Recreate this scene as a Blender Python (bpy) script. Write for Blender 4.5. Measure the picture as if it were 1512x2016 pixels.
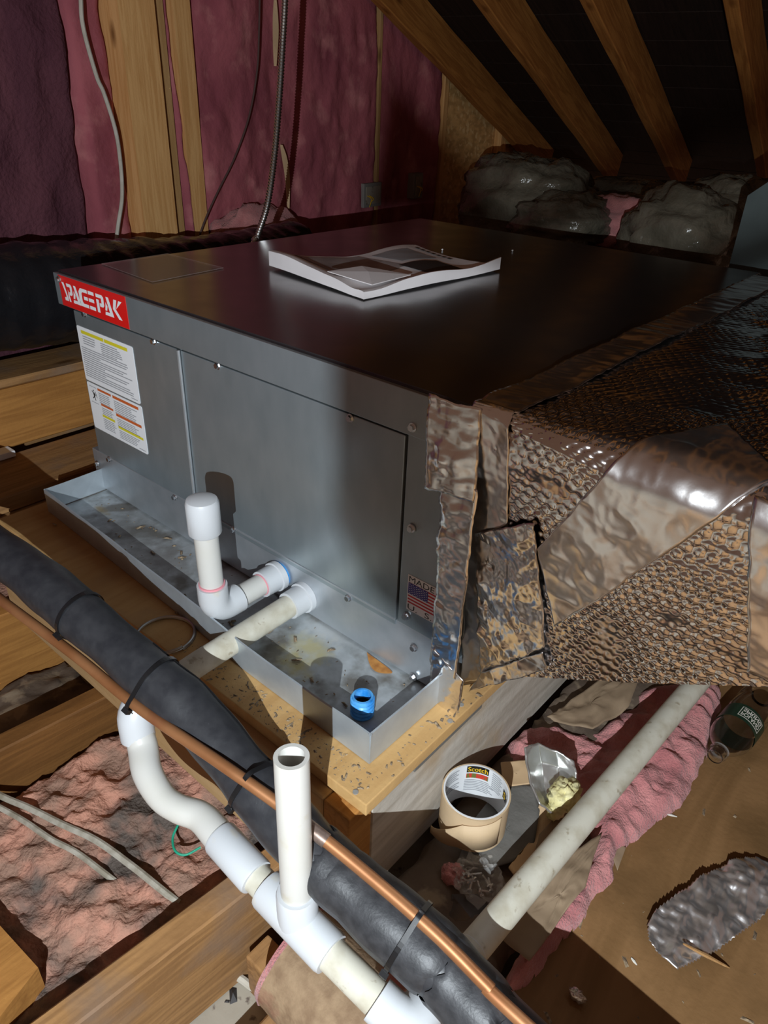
import bpy, bmesh, math, random
import numpy as np
from mathutils import Vector, Matrix, Quaternion

for o in list(bpy.data.objects): bpy.data.objects.remove(o, do_unlink=True)
scene = bpy.context.scene
COL = scene.collection
random.seed(4); RNG = np.random.default_rng(7)

# ------------------------------------------------------------------ camera
F = 1413.71
RM = np.array([[0.757118048624893, -0.35117427259826856, 0.5508619524994545],
               [0.6523162015351307, 0.3606531849779304, -0.6666429729473293],
               [0.03543774345543599, 0.8640636032320489, 0.5021337032190082]])
CAM = np.array([1.24366, -0.60684, 0.69819])
cd = bpy.data.cameras.new('camera'); cam = bpy.data.objects.new('camera', cd); COL.objects.link(cam)
cd.sensor_fit = 'VERTICAL'; cd.sensor_height = 36.0; cd.lens = 36.0 * F / 2016.0
cd.clip_start = 0.01; cd.clip_end = 50
cam.matrix_world = Matrix(((*RM[0], CAM[0]), (*RM[1], CAM[1]), (*RM[2], CAM[2]), (0, 0, 0, 1)))
scene.camera = cam

# ------------------------------------------------------------------ world, lamp, exposure
wd = bpy.data.worlds.new('attic_air'); scene.world = wd; wd.use_nodes = True
wd.node_tree.nodes['Background'].inputs[0].default_value = (1.0, 0.57, 0.39, 1)
wd.node_tree.nodes['Background'].inputs[1].default_value = 0.12
LAMP = np.array([1.45, -1.0, 0.645])
ld = bpy.data.lights.new('work_light_led', 'POINT'); ld.energy = 98.0; ld.color = (0.86, 0.94, 1.0)
ld.shadow_soft_size = 0.003
lo = bpy.data.objects.new('work_light_led', ld); COL.objects.link(lo); lo.location = LAMP
vs = scene.view_settings
vs.view_transform = 'Standard'; vs.look = 'None'; vs.gamma = 1.0; vs.use_curve_mapping = False; vs.exposure = 0.0

# ------------------------------------------------------------------ pixel helpers (directions only; depth comes from planes)
def ray(x, y): return RM @ np.array([(x - 756) / F, -(y - 1008) / F, -1.0])
def at(x, y, ax, v):
    d = ray(x, y); i = 'xyz'.index(ax); return CAM + d * ((v - CAM[i]) / d[i])
def onplane(x, y, p, n):
    d = ray(x, y); return CAM + d * (np.dot(np.array(p) - CAM, n) / np.dot(d, n))

# ------------------------------------------------------------------ noise
def _h(i, j, k, s):
    n = (i * 374761393 + j * 668265263 + k * 2147483647 + s * 974634577) & 0xFFFFFFFF
    n = ((n ^ (n >> 13)) * 1274126177) & 0xFFFFFFFF
    return ((n ^ (n >> 16)) & 0xFFFFFF) / float(0xFFFFFF)
def vnoise(P, s=0):
    P = np.asarray(P, float); i = np.floor(P).astype(np.int64); f = P - i; f = f * f * (3 - 2 * f)
    r = 0
    for a in (0, 1):
        for b in (0, 1):
            for c in (0, 1):
                w = (f[..., 0] if a else 1 - f[..., 0]) * (f[..., 1] if b else 1 - f[..., 1]) * (f[..., 2] if c else 1 - f[..., 2])
                r = r + w * _h(i[..., 0] + a, i[..., 1] + b, i[..., 2] + c, s)
    return r
def fbm(P, o=4, s=0):
    r = 0; a = 1; t = 0
    for k in range(o):
        r = r + a * vnoise(np.asarray(P) * 2 ** k + 17.3 * k, s + k); t += a; a *= .5
    return r / t
def ridge(P, o=3, s=0):
    r = 0; a = 1; t = 0
    for k in range(o):
        r = r + a * (1 - np.abs(2 * vnoise(np.asarray(P) * 2 ** k + 9.1 * k, s + k) - 1)) ** 2; t += a; a *= .55
    return r / t

def crumple(P, n=7, s=0, f=14., warp=.35):
    """sharp straight-ish creases in many directions, 0..1"""
    rg = np.random.default_rng(100 + s); r = 0; t = 0
    for k in range(n):
        a = rg.uniform(0, math.pi); fk = f * rg.uniform(.5, 1.8); q = (P[..., 0] * math.cos(a) + P[..., 1] * math.sin(a)) * fk + warp * 2.2 * fbm(P * f * .35 + 3.1 * k, 2, s + k) + rg.uniform(0, 9)
        tri = 1 - np.abs((q % 1.0) * 2 - 1); m = np.clip((vnoise(P * f * .55 + 7.7 * k, s + 50 + k) - .45) * 4, 0, 1); w = f / fk
        r = r + w * m * tri; t += w * .5
    return r / t
# ------------------------------------------------------------------ materials
def nd(t, typ, **kw):
    n = t.nodes.new(typ)
    for k, v in kw.items(): setattr(n, k, v)
    return n
def mat(name, c, rough=.6, metal=0., c2=None, scale=(8, 8, 8), detail=4, lo=.35, hi=.65, bump=0., bscale=60, c3=None, c3s=14, c3lo=.55, c3hi=.62,
        alpha=None, trans=0., ior=1.45, spec=.5, coat=0., rough2=None, bdist=.002, distort=0., aniso=0., sheen=0.):
    m = bpy.data.materials.new(name); m.use_nodes = True; t = m.node_tree; b = t.nodes['Principled BSDF']
    b.inputs['Roughness'].default_value = rough; b.inputs['Metallic'].default_value = metal
    b.inputs['Base Color'].default_value = (*c, 1); b.inputs['IOR'].default_value = ior
    b.inputs['Specular IOR Level'].default_value = spec; b.inputs['Transmission Weight'].default_value = trans
    b.inputs['Coat Weight'].default_value = coat; b.inputs['Anisotropic'].default_value = aniso
    b.inputs['Sheen Weight'].default_value = sheen
    if alpha is not None: b.inputs['Alpha'].default_value = alpha
    tc = nd(t, 'ShaderNodeTexCoord')
    out = None
    if c2 is not None:
        mp = nd(t, 'ShaderNodeMapping'); mp.inputs['Scale'].default_value = scale
        t.links.new(tc.outputs['Object'], mp.inputs[0])
        n = nd(t, 'ShaderNodeTexNoise'); n.inputs['Scale'].default_value = 1; n.inputs['Detail'].default_value = detail
        n.inputs['Distortion'].default_value = distort
        t.links.new(mp.outputs[0], n.inputs[0])
        r = nd(t, 'ShaderNodeMapRange'); r.inputs[1].default_value = lo; r.inputs[2].default_value = hi
        t.links.new(n.outputs[0], r.inputs[0])
        mx = nd(t, 'ShaderNodeMix', data_type='RGBA'); t.links.new(r.outputs[0], mx.inputs[0])
        mx.inputs[6].default_value = (*c, 1); mx.inputs[7].default_value = (*c2, 1); out = mx.outputs[2]
        if rough2 is not None:
            rr = nd(t, 'ShaderNodeMapRange'); rr.inputs[3].default_value = rough; rr.inputs[4].default_value = rough2
            t.links.new(r.outputs[0], rr.inputs[0]); t.links.new(rr.outputs[0], b.inputs['Roughness'])
    if c3 is not None:
        n3 = nd(t, 'ShaderNodeTexNoise'); n3.inputs['Scale'].default_value = c3s; n3.inputs['Detail'].default_value = 5
        t.links.new(tc.outputs['Object'], n3.inputs[0])
        r3 = nd(t, 'ShaderNodeMapRange'); r3.inputs[1].default_value = c3lo; r3.inputs[2].default_value = c3hi
        t.links.new(n3.outputs[0], r3.inputs[0])
        m3 = nd(t, 'ShaderNodeMix', data_type='RGBA'); t.links.new(r3.outputs[0], m3.inputs[0])
        if out is not None: t.links.new(out, m3.inputs[6])
        else: m3.inputs[6].default_value = (*c, 1)
        m3.inputs[7].default_value = (*c3, 1); out = m3.outputs[2]
    if out is not None: t.links.new(out, b.inputs['Base Color'])
    if bump:
        nb = nd(t, 'ShaderNodeTexNoise'); nb.inputs['Scale'].default_value = bscale; nb.inputs['Detail'].default_value = 5
        t.links.new(tc.outputs['Object'], nb.inputs[0])
        bm = nd(t, 'ShaderNodeBump'); bm.inputs['Strength'].default_value = bump; bm.inputs['Distance'].default_value = bdist
        t.links.new(nb.outputs[0], bm.inputs['Height']); t.links.new(bm.outputs[0], b.inputs['Normal'])
    return m
def woodm(name, c, c2, axis='y', rough=.7, c3=None, fine=70, along=4, knots=True, spec=.3):
    sc = {'x': (along, fine, fine), 'y': (fine, along, fine), 'z': (fine, fine, along)}[axis]
    m = mat(name, c, rough, 0, c2, sc, 6, .38, .62, bump=.3, bscale=120, c3=c3, c3s=9, c3lo=.5, c3hi=.7, distort=1.4, spec=spec)
    if knots:
        t = m.node_tree; b = t.nodes['Principled BSDF']; lk = b.inputs['Base Color'].links[0].from_socket
        tc = nd(t, 'ShaderNodeTexCoord'); mp = nd(t, 'ShaderNodeMapping')
        ks = {'x': (3.5, 9, 9), 'y': (9, 3.5, 9), 'z': (9, 9, 3.5)}[axis]; mp.inputs['Scale'].default_value = ks
        t.links.new(tc.outputs['Object'], mp.inputs[0])
        v = nd(t, 'ShaderNodeTexVoronoi'); v.inputs['Scale'].default_value = 1; t.links.new(mp.outputs[0], v.inputs[0])
        r = nd(t, 'ShaderNodeMapRange'); r.inputs[1].default_value = .05; r.inputs[2].default_value = .13
        r.inputs[3].default_value = 1; r.inputs[4].default_value = 0
        t.links.new(v.outputs['Distance'], r.inputs[0])
        mx = nd(t, 'ShaderNodeMix', data_type='RGBA'); t.links.new(r.outputs[0], mx.inputs[0]); t.links.new(lk, mx.inputs[6])
        mx.inputs[7].default_value = (c[0] * .35, c[1] * .28, c[2] * .22, 1); t.links.new(mx.outputs[2], b.inputs['Base Color'])
    return m

M = {}
M['galv'] = mat('galvanized_panel', (.33, .385, .41), .38, .72, (.39, .445, .47), (30, 30, 14), 3, .3, .7, bump=.05, bscale=260, rough2=.36)
M['galv_lid'] = mat('galvanized_lid', (.20, .195, .20), .24, .95, (.24, .235, .235), (14, 14, 14), 3, rough2=.20)
M['galv_rail'] = mat('galvanized_rail', (.47, .51, .54), .40, .75, (.54, .57, .60), (30, 30, 30), 3)
M['screw'] = mat('zinc_screw', (.75, .77, .8), .25, 1.)
M['pan'] = mat('galvanized_pan', (.56, .60, .62), .45, .45, (.42, .45, .46), (45, 45, 45), 5, .35, .65, c3=(.22, .21, .19), c3s=14, c3lo=.52, c3hi=.64, bump=.1, bscale=90)
M['pan_rim'] = mat('galvanized_rim', (.52, .58, .62), .42, .6, (.44, .49, .53), (25, 25, 25), 4)
M['stain'] = mat('mineral_stain', (.50, .46, .22), .8, 0, (.58, .56, .42), (60, 60, 60), 5)
M['rust'] = mat('rusty_patch', (.34, .13, .03), .75, 0, (.52, .24, .06), (80, 80, 80), 5)
M['pvc'] = mat('white_pvc', (.59, .58, .545), .42, 0, (.57, .555, .50), (14, 14, 14), 5, .45, .7, c3=(.55, .52, .44), c3s=30, c3lo=.62, c3hi=.72)
M['pvc_dirty'] = mat('dirty_pvc', (.60, .575, .48), .5, 0, (.47, .43, .33), (40, 40, 40), 6, .45, .72, c3=(.38, .33, .24), c3s=60, c3lo=.64, c3hi=.70)
M['pvc_fit'] = mat('pvc_fitting', (.57, .59, .61), .38, 0, (.55, .56, .57), (20, 20, 20), 5, .5, .75, c3=(.6, .57, .5), c3s=25, c3lo=.64, c3hi=.74)
M['bluetape'] = mat('blue_thread_sealant', (.03, .30, .72), .5)
M['bluering'] = mat('blue_plastic', (.02, .22, .62), .35, 0, (.12, .42, .8), (90, 90, 90), 4)
M['primer'] = mat('pink_primer', (.75, .30, .34), .5)
M['hose'] = mat('black_foam_rubber', (.022, .023, .027), .42, 0, (.035, .036, .04), (60, 60, 60), 5, bump=.22, bscale=170, spec=.45, bdist=.0012)
M['hosetape'] = mat('black_vinyl_tape', (.022, .023, .026), .46, 0, (.042, .043, .047), (80, 80, 80), 5, bump=.3, bscale=300, spec=.5, bdist=.001)
M['tie'] = mat('black_nylon', (.010, .010, .011), .3)
M['copper'] = mat('tarnished_copper', (.31, .125, .048), .45, .5, (.40, .185, .08), (16, 16, 16), 5, .35, .65, c3=(.28, .10, .05), c3s=12, c3lo=.55, c3hi=.7)
M['solder'] = mat('solder_joint', (.24, .17, .14), .35, .7, (.4, .3, .25), (120, 120, 120), 4)
M['foil'] = mat('aluminium_foil', (.80, .79, .79), .28, .9, (.74, .73, .72), (10, 10, 10), 3)
M['bubble'] = mat('bubble_foil', (.78, .75, .74), .13, 1., (.68, .65, .64), (12, 12, 12), 3)
M['foiltape'] = mat('foil_tape', (.84, .82, .81), .23, 1., bump=.05, bscale=140)
M['pink'] = mat('pink_fiberglass', (.60, .25, .24), .95, 0, (.44, .16, .16), (22, 22, 22), 6, .35, .65, bump=.9, bscale=300, bdist=.004, spec=.1, sheen=.3)
M['pinkwall'] = mat('wall_fiberglass', (.50, .145, .165), .95, 0, (.30, .078, .10), (7, 7, 4), 6, .3, .7, c3=(.58, .22, .22), c3s=11, c3lo=.55, c3hi=.75, bump=.35, bscale=60, bdist=.008, spec=.1)
M['pinkdark'] = mat('dark_fiberglass', (.10, .036, .05), .95, 0, (.15, .055, .07), (9, 9, 3), 5, bump=.8, bscale=80, bdist=.008, spec=.1)  # darker tone than the other wall batts
M['pinkdirty'] = mat('dirty_fiberglass', (.55, .275, .195), .97, 0, (.34, .205, .15), (19, 19, 19), 7, .40, .58, c3=(.13, .105, .09), c3s=6.5, c3lo=.52, c3hi=.62, bump=.7, bscale=190, bdist=.006, spec=.1)
M['stud'] = woodm('pine_stud', (.80, .46, .185), (.66, .34, .12), 'z')
M['studshade'] = woodm('shaded_stud', (.56, .33, .14), (.48, .27, .105), 'z')  # darker copy of the pine stud, with shade put into the colour
M['rafter'] = woodm('rafter_wood', (.50, .205, .048), (.33, .12, .026), 'y')
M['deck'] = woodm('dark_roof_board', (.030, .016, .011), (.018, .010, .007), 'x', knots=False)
M['joist'] = woodm('old_joist', (.40, .215, .085), (.27, .14, .055), 'y', c3=(.25, .165, .11))
M['joistshade'] = woodm('shade_dark_joist', (.20, .088, .024), (.14, .06, .016), 'y')  # joist wood darkened: the left bay's shade is in the colour
M['joistside'] = woodm('joist_orange', (.45, .21, .055), (.34, .15, .038), 'y')
M['ply'] = woodm('plywood_platform', (.56, .345, .14), (.47, .27, .10), 'y', fine=22, along=2.5, c3=(.42, .26, .12), knots=False)
M['plyedge'] = woodm('plywood_edge', (.40, .25, .12), (.55, .36, .18), 'x', fine=200, along=6, knots=False)
M['plyfloor'] = woodm('plywood_floor', (.25, .135, .055), (.19, .10, .038), 'y', fine=16, along=3, c3=(.15, .08, .03), knots=False)
M['apron'] = woodm('apron_board', (.52, .34, .17), (.46, .29, .13), 'x', fine=30, knots=False)
M['whiteboard'] = mat('whitewashed_board', (.55, .50, .43), .8, 0, (.36, .31, .25), (60, 7, 60), 6, .35, .7, c3=(.42, .30, .18), c3s=6, c3lo=.56, c3hi=.68, bump=.4, bscale=80)
M['osb'] = mat('strand_board', (.80, .46, .17), .75, 0, (.58, .32, .11), (22, 22, 45), 3, .4, .6, c3=(.88, .58, .26), c3s=38, c3lo=.56, c3hi=.62, bump=.4, bscale=60)
M['drywall'] = mat('plaster_ceiling', (.42, .38, .31), .9, 0, (.32, .28, .22), (9, 9, 9), 5, c3=(.14, .11, .09), c3s=40, c3lo=.62, c3hi=.68, bump=.4, bscale=60)
M['dirt_and_shade'] = mat('dust_and_shade_floor', (.16, .115, .08), .95, 0, (.10, .07, .05), (15, 15, 15), 6, c3=(.24, .18, .12), c3s=20, bump=.8, bscale=80)  # real dust beside the plywood, painted shade in the left joist bay
M['kraft'] = mat('kraft_paper', (.30, .215, .135), .75, 0, (.23, .16, .10), (14, 14, 14), 5, bump=.3, bscale=50)
M['tan'] = mat('tan_cardboard', (.62, .43, .25), .7, 0, (.56, .38, .21), (14, 14, 14), 4)
M['felt'] = mat('grey_felt', (.125, .118, .105), .85, 0, (.16, .15, .135), (25, 25, 25), 5, c3=(.3, .28, .25), c3s=70, c3lo=.68, c3hi=.72, bump=.4, bscale=150)
M['masking'] = mat('tan_masking_tape', (.60, .44, .27), .65, 0, (.55, .40, .24), (30, 30, 30), 4)
M['core'] = mat('white_core_paper', (.70, .71, .72), .6)
M['paper'] = mat('magazine_paper', (.84, .80, .80), .55, 0, (.76, .72, .72), (10, 10, 10), 4)
M['paperprint'] = mat('magazine_print', (.27, .235, .225), .5, 0, (.36, .32, .31), (30, 22, 30), 4, .4, .6)
M['inkdark'] = mat('dark_ink', (.03, .026, .026), .5)
M['inkgrey'] = mat('grey_ink', (.34, .35, .37), .6)
M['black'] = mat('black_ink', (.015, .015, .015), .5)
M['red'] = mat('red_sticker', (.72, .012, .010), .35)
M['white'] = mat('white_sticker', (.86, .88, .90), .4)
M['yellow'] = mat('yellow_ink', (.74, .66, .03), .45)
M['orange'] = mat('orange_ink', (.62, .13, .03), .45)
M['flagred'] = mat('flag_red', (.55, .02, .03), .45)
M['flagblue'] = mat('flag_blue', (.06, .05, .28), .45)
M['tartan'] = mat('tartan_print', (.55, .05, .03), .5, 0, (.16, .16, .04), (260, 260, 30), 1, .48, .52)
M['goldink'] = mat('gold_ink', (.80, .50, .02), .5)
M['romex'] = mat('white_cable', (.62, .58, .50), .5, 0, (.50, .46, .38), (30, 30, 30), 4)
M['greycable'] = mat('old_grey_cable', (.46, .43, .36), .7, 0, (.28, .25, .19), (50, 50, 50), 5, .4, .65)
M['darkwire'] = mat('dark_wire', (.10, .055, .05), .6)
M['green'] = mat('green_wire', (.02, .36, .22), .45)
M['conduit'] = mat('steel_armor', (.72, .70, .68), .25, 1.)
M['wire'] = mat('steel_wire', (.6, .6, .58), .3, 1.)
M['blackfilm'] = mat('black_plastic_film', (.012, .012, .014), .22, 0, bump=.5, bscale=22, bdist=.01)
M['plasticwrap'] = mat('plastic_wrap', (.13, .115, .085), .16, 0, (.08, .07, .05), (12, 12, 12), 4, bump=.7, bscale=13, bdist=.03)
M['foilboard'] = mat('dull_foil_board', (.06, .078, .076), .5, .3, (.045, .058, .056), (10, 10, 10), 4)
M['yfoam'] = mat('yellow_foam', (.60, .52, .22), .85, 0, (.70, .64, .36), (70, 70, 70), 5, bump=.7, bscale=160)
M['pearlfoil'] = mat('pearly_foil', (.72, .72, .70), .26, .8, (.62, .62, .60), (30, 30, 30), 4)
M['bottle'] = mat('clear_plastic', (.95, .96, .97), .04, 0, trans=1., ior=1.25)
M['bottlelabel'] = mat('green_label', (.008, .022, .014), .35, 0, (.015, .04, .02), (20, 20, 20), 3)
M['cream'] = mat('cream_print', (.66, .63, .56), .5)
M['bag'] = mat('clear_bag_film', (.6, .59, .57), .1, 0, alpha=.16, spec=1.)
M['darkbag'] = mat('smoky_bag_film', (.07, .06, .055), .10, 0, alpha=.75, spec=.8)
M['splinter'] = woodm('splinter_wood', (.42, .24, .10), (.34, .18, .07), 'y', knots=False)
M['roll'] = mat('brown_jacket', (.22, .14, .08), .9, 0, (.32, .22, .13), (60, 60, 60), 5, c3=(.28, .08, .06), c3s=9, c3lo=.56, c3hi=.7, bump=.8, bscale=140)
M['chip'] = mat('wood_chip', (.12, .085, .055), .8, 0, (.35, .26, .16), (200, 200, 200), 2)
M['lampbody'] = mat('lamp_black', (.03, .03, .03), .5)
M['elec'] = mat('grey_box', (.26, .25, .23), .6)

# ------------------------------------------------------------------ object helpers
def link(o, parent=None):
    COL.objects.link(o)
    if parent is not None:
        o.parent = parent
        bpy.context.view_layer.update() if False else None
        o.matrix_parent_inverse = Matrix.Translation(wloc(parent)).inverted()
    return o
def wloc(o):
    v = Vector(o.location)
    return v
def mesh(name, V, Fc, m, parent=None, smooth=False, data=None):
    if data is None:
        data = bpy.data.meshes.new(name); data.from_pydata([tuple(map(float, v)) for v in V], [], [tuple(int(i) for i in f) for f in Fc])
        data.materials.append(M[m] if isinstance(m, str) else m)
        if smooth: data.polygons.foreach_set('use_smooth', [True] * len(data.polygons))
        data.update()
    o = bpy.data.objects.new(name, data); return link(o, parent)
def bmobj(name, bm, m, parent=None, smooth=False):
    bmesh.ops.recalc_face_normals(bm, faces=bm.faces[:])
    me = bpy.data.meshes.new(name); bm.to_mesh(me); bm.free(); me.materials.append(M[m])
    if smooth: me.polygons.foreach_set('use_smooth', [True] * len(me.polygons))
    o = bpy.data.objects.new(name, me); return link(o, parent)
def tag(o, label=None, cat=None, group=None, kind=None):
    if label: o['label'] = label
    if cat: o['category'] = cat
    if group: o['group'] = group
    if kind: o['kind'] = kind
    return o
def thing(name, label, cat, loc, group=None, kind=None):
    e = bpy.data.objects.new(name, None); COL.objects.link(e); e.empty_display_size = .02
    e.location = Vector([float(x) for x in loc]); tag(e, label, cat, group, kind); return e
def box(name, lo_, hi_, m, parent=None, bev=.0, frame=None):
    bm = bmesh.new(); bmesh.ops.create_cube(bm, size=1)
    lo_, hi_ = np.array(lo_, float), np.array(hi_, float)
    for v in bm.verts: v.co = Vector(lo_ + (np.array(v.co) + .5) * (hi_ - lo_))
    if bev: bmesh.ops.bevel(bm, geom=bm.edges[:], offset=bev, segments=2, affect='EDGES', profile=.6)
    if frame is not None:
        for v in bm.verts: v.co = Vector(frame(np.array(v.co)))
    return bmobj(name, bm, m, parent)
def beam(name, a, b, w, h, m, parent=None, up=(0, 0, 1), bev=.002, rough=0.):
    """board from a to b (centre line), w across, h along up"""
    a, b = np.array(a, float), np.array(b, float); d = b - a; L = np.linalg.norm(d); d /= L
    s = np.cross(d, up); s /= np.linalg.norm(s); u = np.cross(s, d)
    bm = bmesh.new(); bmesh.ops.create_cube(bm, size=1)
    for v in bm.verts: v.co = Vector(((v.co.x) * w, (v.co.y + .5) * L, v.co.z * h))
    if bev: bmesh.ops.bevel(bm, geom=bm.edges[:], offset=bev, segments=1, affect='EDGES')
    if rough:
        n = max(4, int(L / .05))
        bmesh.ops.subdivide_edges(bm, edges=[e for e in bm.edges if abs(e.verts[0].co.y - e.verts[1].co.y) > L * .5], cuts=n)
        for v in bm.verts:
            p = np.array([[v.co.x * 9, v.co.y * 6, v.co.z * 9]])
            v.co.x += (vnoise(p, 3)[0] - .5) * rough; v.co.z += (vnoise(p, 5)[0] - .5) * rough
    o = bmobj(name, bm, m, parent)
    # mesh stays in a local frame (grain along local y)
    mw = Matrix(((s[0], d[0], u[0], a[0]), (s[1], d[1], u[1], a[1]), (s[2], d[2], u[2], a[2]), (0, 0, 0, 1)))
    o.matrix_local = mw
    if parent is not None: o.matrix_parent_inverse = Matrix.Translation(Vector(parent.location)).inverted()
    return o
def catmull(P, n=10):
    P = np.array(P, float); Q = np.vstack([2 * P[0] - P[1], P, 2 * P[-1] - P[-2]]); out = []
    for i in range(1, len(Q) - 2):
        for t in np.linspace(0, 1, n, endpoint=False):
            p0, p1, p2, p3 = Q[i - 1], Q[i], Q[i + 1], Q[i + 2]
            out.append(.5 * ((2 * p1) + (-p0 + p2) * t + (2 * p0 - 5 * p1 + 4 * p2 - p3) * t ** 2 + (-p0 + 3 * p1 - 3 * p2 + p3) * t ** 3))
    out.append(Q[-2]); return np.array(out)
def frames(P):
    T = np.gradient(P, axis=0); T /= np.linalg.norm(T, axis=1)[:, None]
    u = np.cross(T[0], [0, 0, 1.]);
    if np.linalg.norm(u) < .05: u = np.cross(T[0], [0, 1., 0])
    u /= np.linalg.norm(u); U = []; 
    for t in T:
        u = u - t * np.dot(u, t); u /= np.linalg.norm(u); U.append(u)
    U = np.array(U); return T, U, np.cross(T, U)
def tubegeo(P, r, seg=16, caps=True, rin=None, warp=None):
    P = np.array(P, float); n = len(P); r = np.broadcast_to(np.array(r, float), (n,))
    T, U, W = frames(P); a = np.linspace(0, 2 * np.pi, seg, endpoint=False)
    ring = lambda rr: P[:, None] + rr[:, None, None] * (np.cos(a)[None, :, None] * U[:, None] + np.sin(a)[None, :, None] * W[:, None])
    A = ring(r); 
    if warp is not None: A = warp(A)
    V = A.reshape(-1, 3).tolist(); Fc = []
    for i in range(n - 1):
        for j in range(seg):
            k = (j + 1) % seg; Fc.append((i * seg + j, i * seg + k, (i + 1) * seg + k, (i + 1) * seg + j))
    if rin is not None:
        o = len(V); V += ring(np.full(n, rin)).reshape(-1, 3).tolist()
        for i in range(n - 1):
            for j in range(seg):
                k = (j + 1) % seg; Fc.append((o + i * seg + j, o + (i + 1) * seg + j, o + (i + 1) * seg + k, o + i * seg + k))
        for j in range(seg):
            k = (j + 1) % seg; Fc.append((j, o + j, o + k, k)); e = (n - 1) * seg; Fc.append((e + j, e + k, o + e + k, o + e + j))
    elif caps:
        Fc.append(tuple(range(seg - 1, -1, -1))); Fc.append(tuple((n - 1) * seg + j for j in range(seg)))
    return V, Fc
def tube(name, P, r, m, parent=None, seg=16, caps=True, rin=None, warp=None):
    V, Fc = tubegeo(P, r, seg, caps, rin, warp); return smooth_sharp(mesh(name, V, Fc, m, parent, True))
def smooth_sharp(o, ang=40):
    me = o.data; bm = bmesh.new(); bm.from_mesh(me)
    for e in bm.edges:
        if len(e.link_faces) == 2 and e.calc_face_angle(0) > math.radians(ang): e.smooth = False
    for f in bm.faces: f.smooth = True
    bm.to_mesh(me); bm.free(); return o
def grid(nu, nv, fn, flip=False):
    u, v = np.meshgrid(np.linspace(0, 1, nu), np.linspace(0, 1, nv), indexing='ij')
    P = fn(u, v).reshape(-1, 3); i = np.arange(nu - 1)[:, None] * nv + np.arange(nv - 1)[None]; i = i.ravel()
    Q = np.stack([i, i + nv, i + nv + 1, i + 1], 1)
    if flip: Q = Q[:, ::-1]
    return P, Q
def fastmesh(name, P, Q, m, parent=None, smooth=True):
    me = bpy.data.meshes.new(name); me.vertices.add(len(P)); me.vertices.foreach_set('co', np.asarray(P, np.float32).ravel())
    me.loops.add(Q.size); me.loops.foreach_set('vertex_index', Q.astype(np.int32).ravel())
    me.polygons.add(len(Q)); me.polygons.foreach_set('loop_start', np.arange(0, Q.size, Q.shape[1], dtype=np.int32))
    me.polygons.foreach_set('loop_total', np.full(len(Q), Q.shape[1], np.int32))
    me.update(calc_edges=True); me.validate()
    if smooth: me.polygons.foreach_set('use_smooth', [True] * len(me.polygons))
    me.materials.append(M[m]); o = bpy.data.objects.new(name, me); return link(o, parent)
def solid(o, t, off=-1):
    md = o.modifiers.new('thick', 'SOLIDIFY'); md.thickness = t; md.offset = off; return o
def inside(P, poly):
    x, y = P[..., 0], P[..., 1]; c = np.zeros(x.shape, bool); poly = np.array(poly); j = len(poly) - 1
    for i in range(len(poly)):
        a, b = poly[i], poly[j]; cond = ((a[1] > y) != (b[1] > y)) & (x < (b[0] - a[0]) * (y - a[1]) / (b[1] - a[1] + 1e-12) + a[0]); c ^= cond; j = i
    return c
def edist(P, poly):
    poly = np.array(poly); d = np.full(P.shape[:-1], 9.)
    for i in range(len(poly)):
        a, b = poly[i], poly[(i + 1) % len(poly)]; ab = b - a
        t = np.clip(((P - a) @ ab) / (ab @ ab), 0, 1); d = np.minimum(d, np.linalg.norm(P - a - t[..., None] * ab, axis=-1))
    return d
def fluff(name, poly, z0, thick, m, res=.007, amp=.02, freq=18, seed=0, edge=.04, rag=.012, zfun=None):
    """lumpy padded sheet lying on z0 inside an xy outline, closed underneath"""
    poly = np.array(poly); lo_, hi_ = poly.min(0) - .03, poly.max(0) + .03
    nx, ny = int((hi_[0] - lo_[0]) / res) + 2, int((hi_[1] - lo_[1]) / res) + 2
    X, Y = np.meshgrid(np.linspace(lo_[0], hi_[0], nx), np.linspace(lo_[1], hi_[1], ny), indexing='ij'); G = np.stack([X, Y], -1)
    P3 = np.stack([X, Y, 0 * X], -1)
    d = edist(G, poly) * np.where(inside(G, poly), 1, -1) + (fbm(P3 * 40, 3, seed + 40) - .5) * 2 * rag
    s = np.clip(d / edge, 0, 1); prof = np.sqrt(np.clip(1 - (1 - s) ** 2, 0, 1))
    base = z0 if zfun is None else zfun(X, Y)
    Z = base + prof * (thick + amp * (fbm(P3 * freq, 5, seed) - .5) * 2 + amp * .7 * (ridge(P3 * freq * .8, 2, seed + 9) - .5) + amp * .45 * (fbm(P3 * freq * 4.2, 3, seed + 13) - .5))
    jx = (fbm(P3 * freq * 1.7, 3, seed + 21) - .5) * res * 2.2; jy = (fbm(P3 * freq * 1.7, 3, seed + 31) - .5) * res * 2.2
    V = np.stack([X + jx, Y + jy, np.maximum(Z, base)], -1).reshape(-1, 3)
    i = (np.arange(nx - 1)[:, None] * ny + np.arange(ny - 1)[None]).ravel(); Q = np.stack([i, i + ny, i + ny + 1, i + 1], 1)
    keep = (d.reshape(-1)[Q] > 0).sum(1) >= 3; Q = Q[keep]
    used = np.unique(Q); rm = -np.ones(len(V), int); rm[used] = np.arange(len(used))
    return fastmesh(name, V[used], rm[Q], m)
def text_geo(body, size=1., bold=0.):
    cu = bpy.data.curves.new('t', 'FONT'); cu.body = body; cu.size = size; cu.resolution_u = 3; cu.offset = bold
    o = bpy.data.objects.new('t', cu); COL.objects.link(o)
    me = bpy.data.meshes.new_from_object(o); V = np.array([v.co[:] for v in me.vertices]); Fc = [tuple(p.vertices) for p in me.polygons]
    bpy.data.objects.remove(o); bpy.data.curves.remove(cu); bpy.data.meshes.remove(me); return V, Fc
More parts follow.
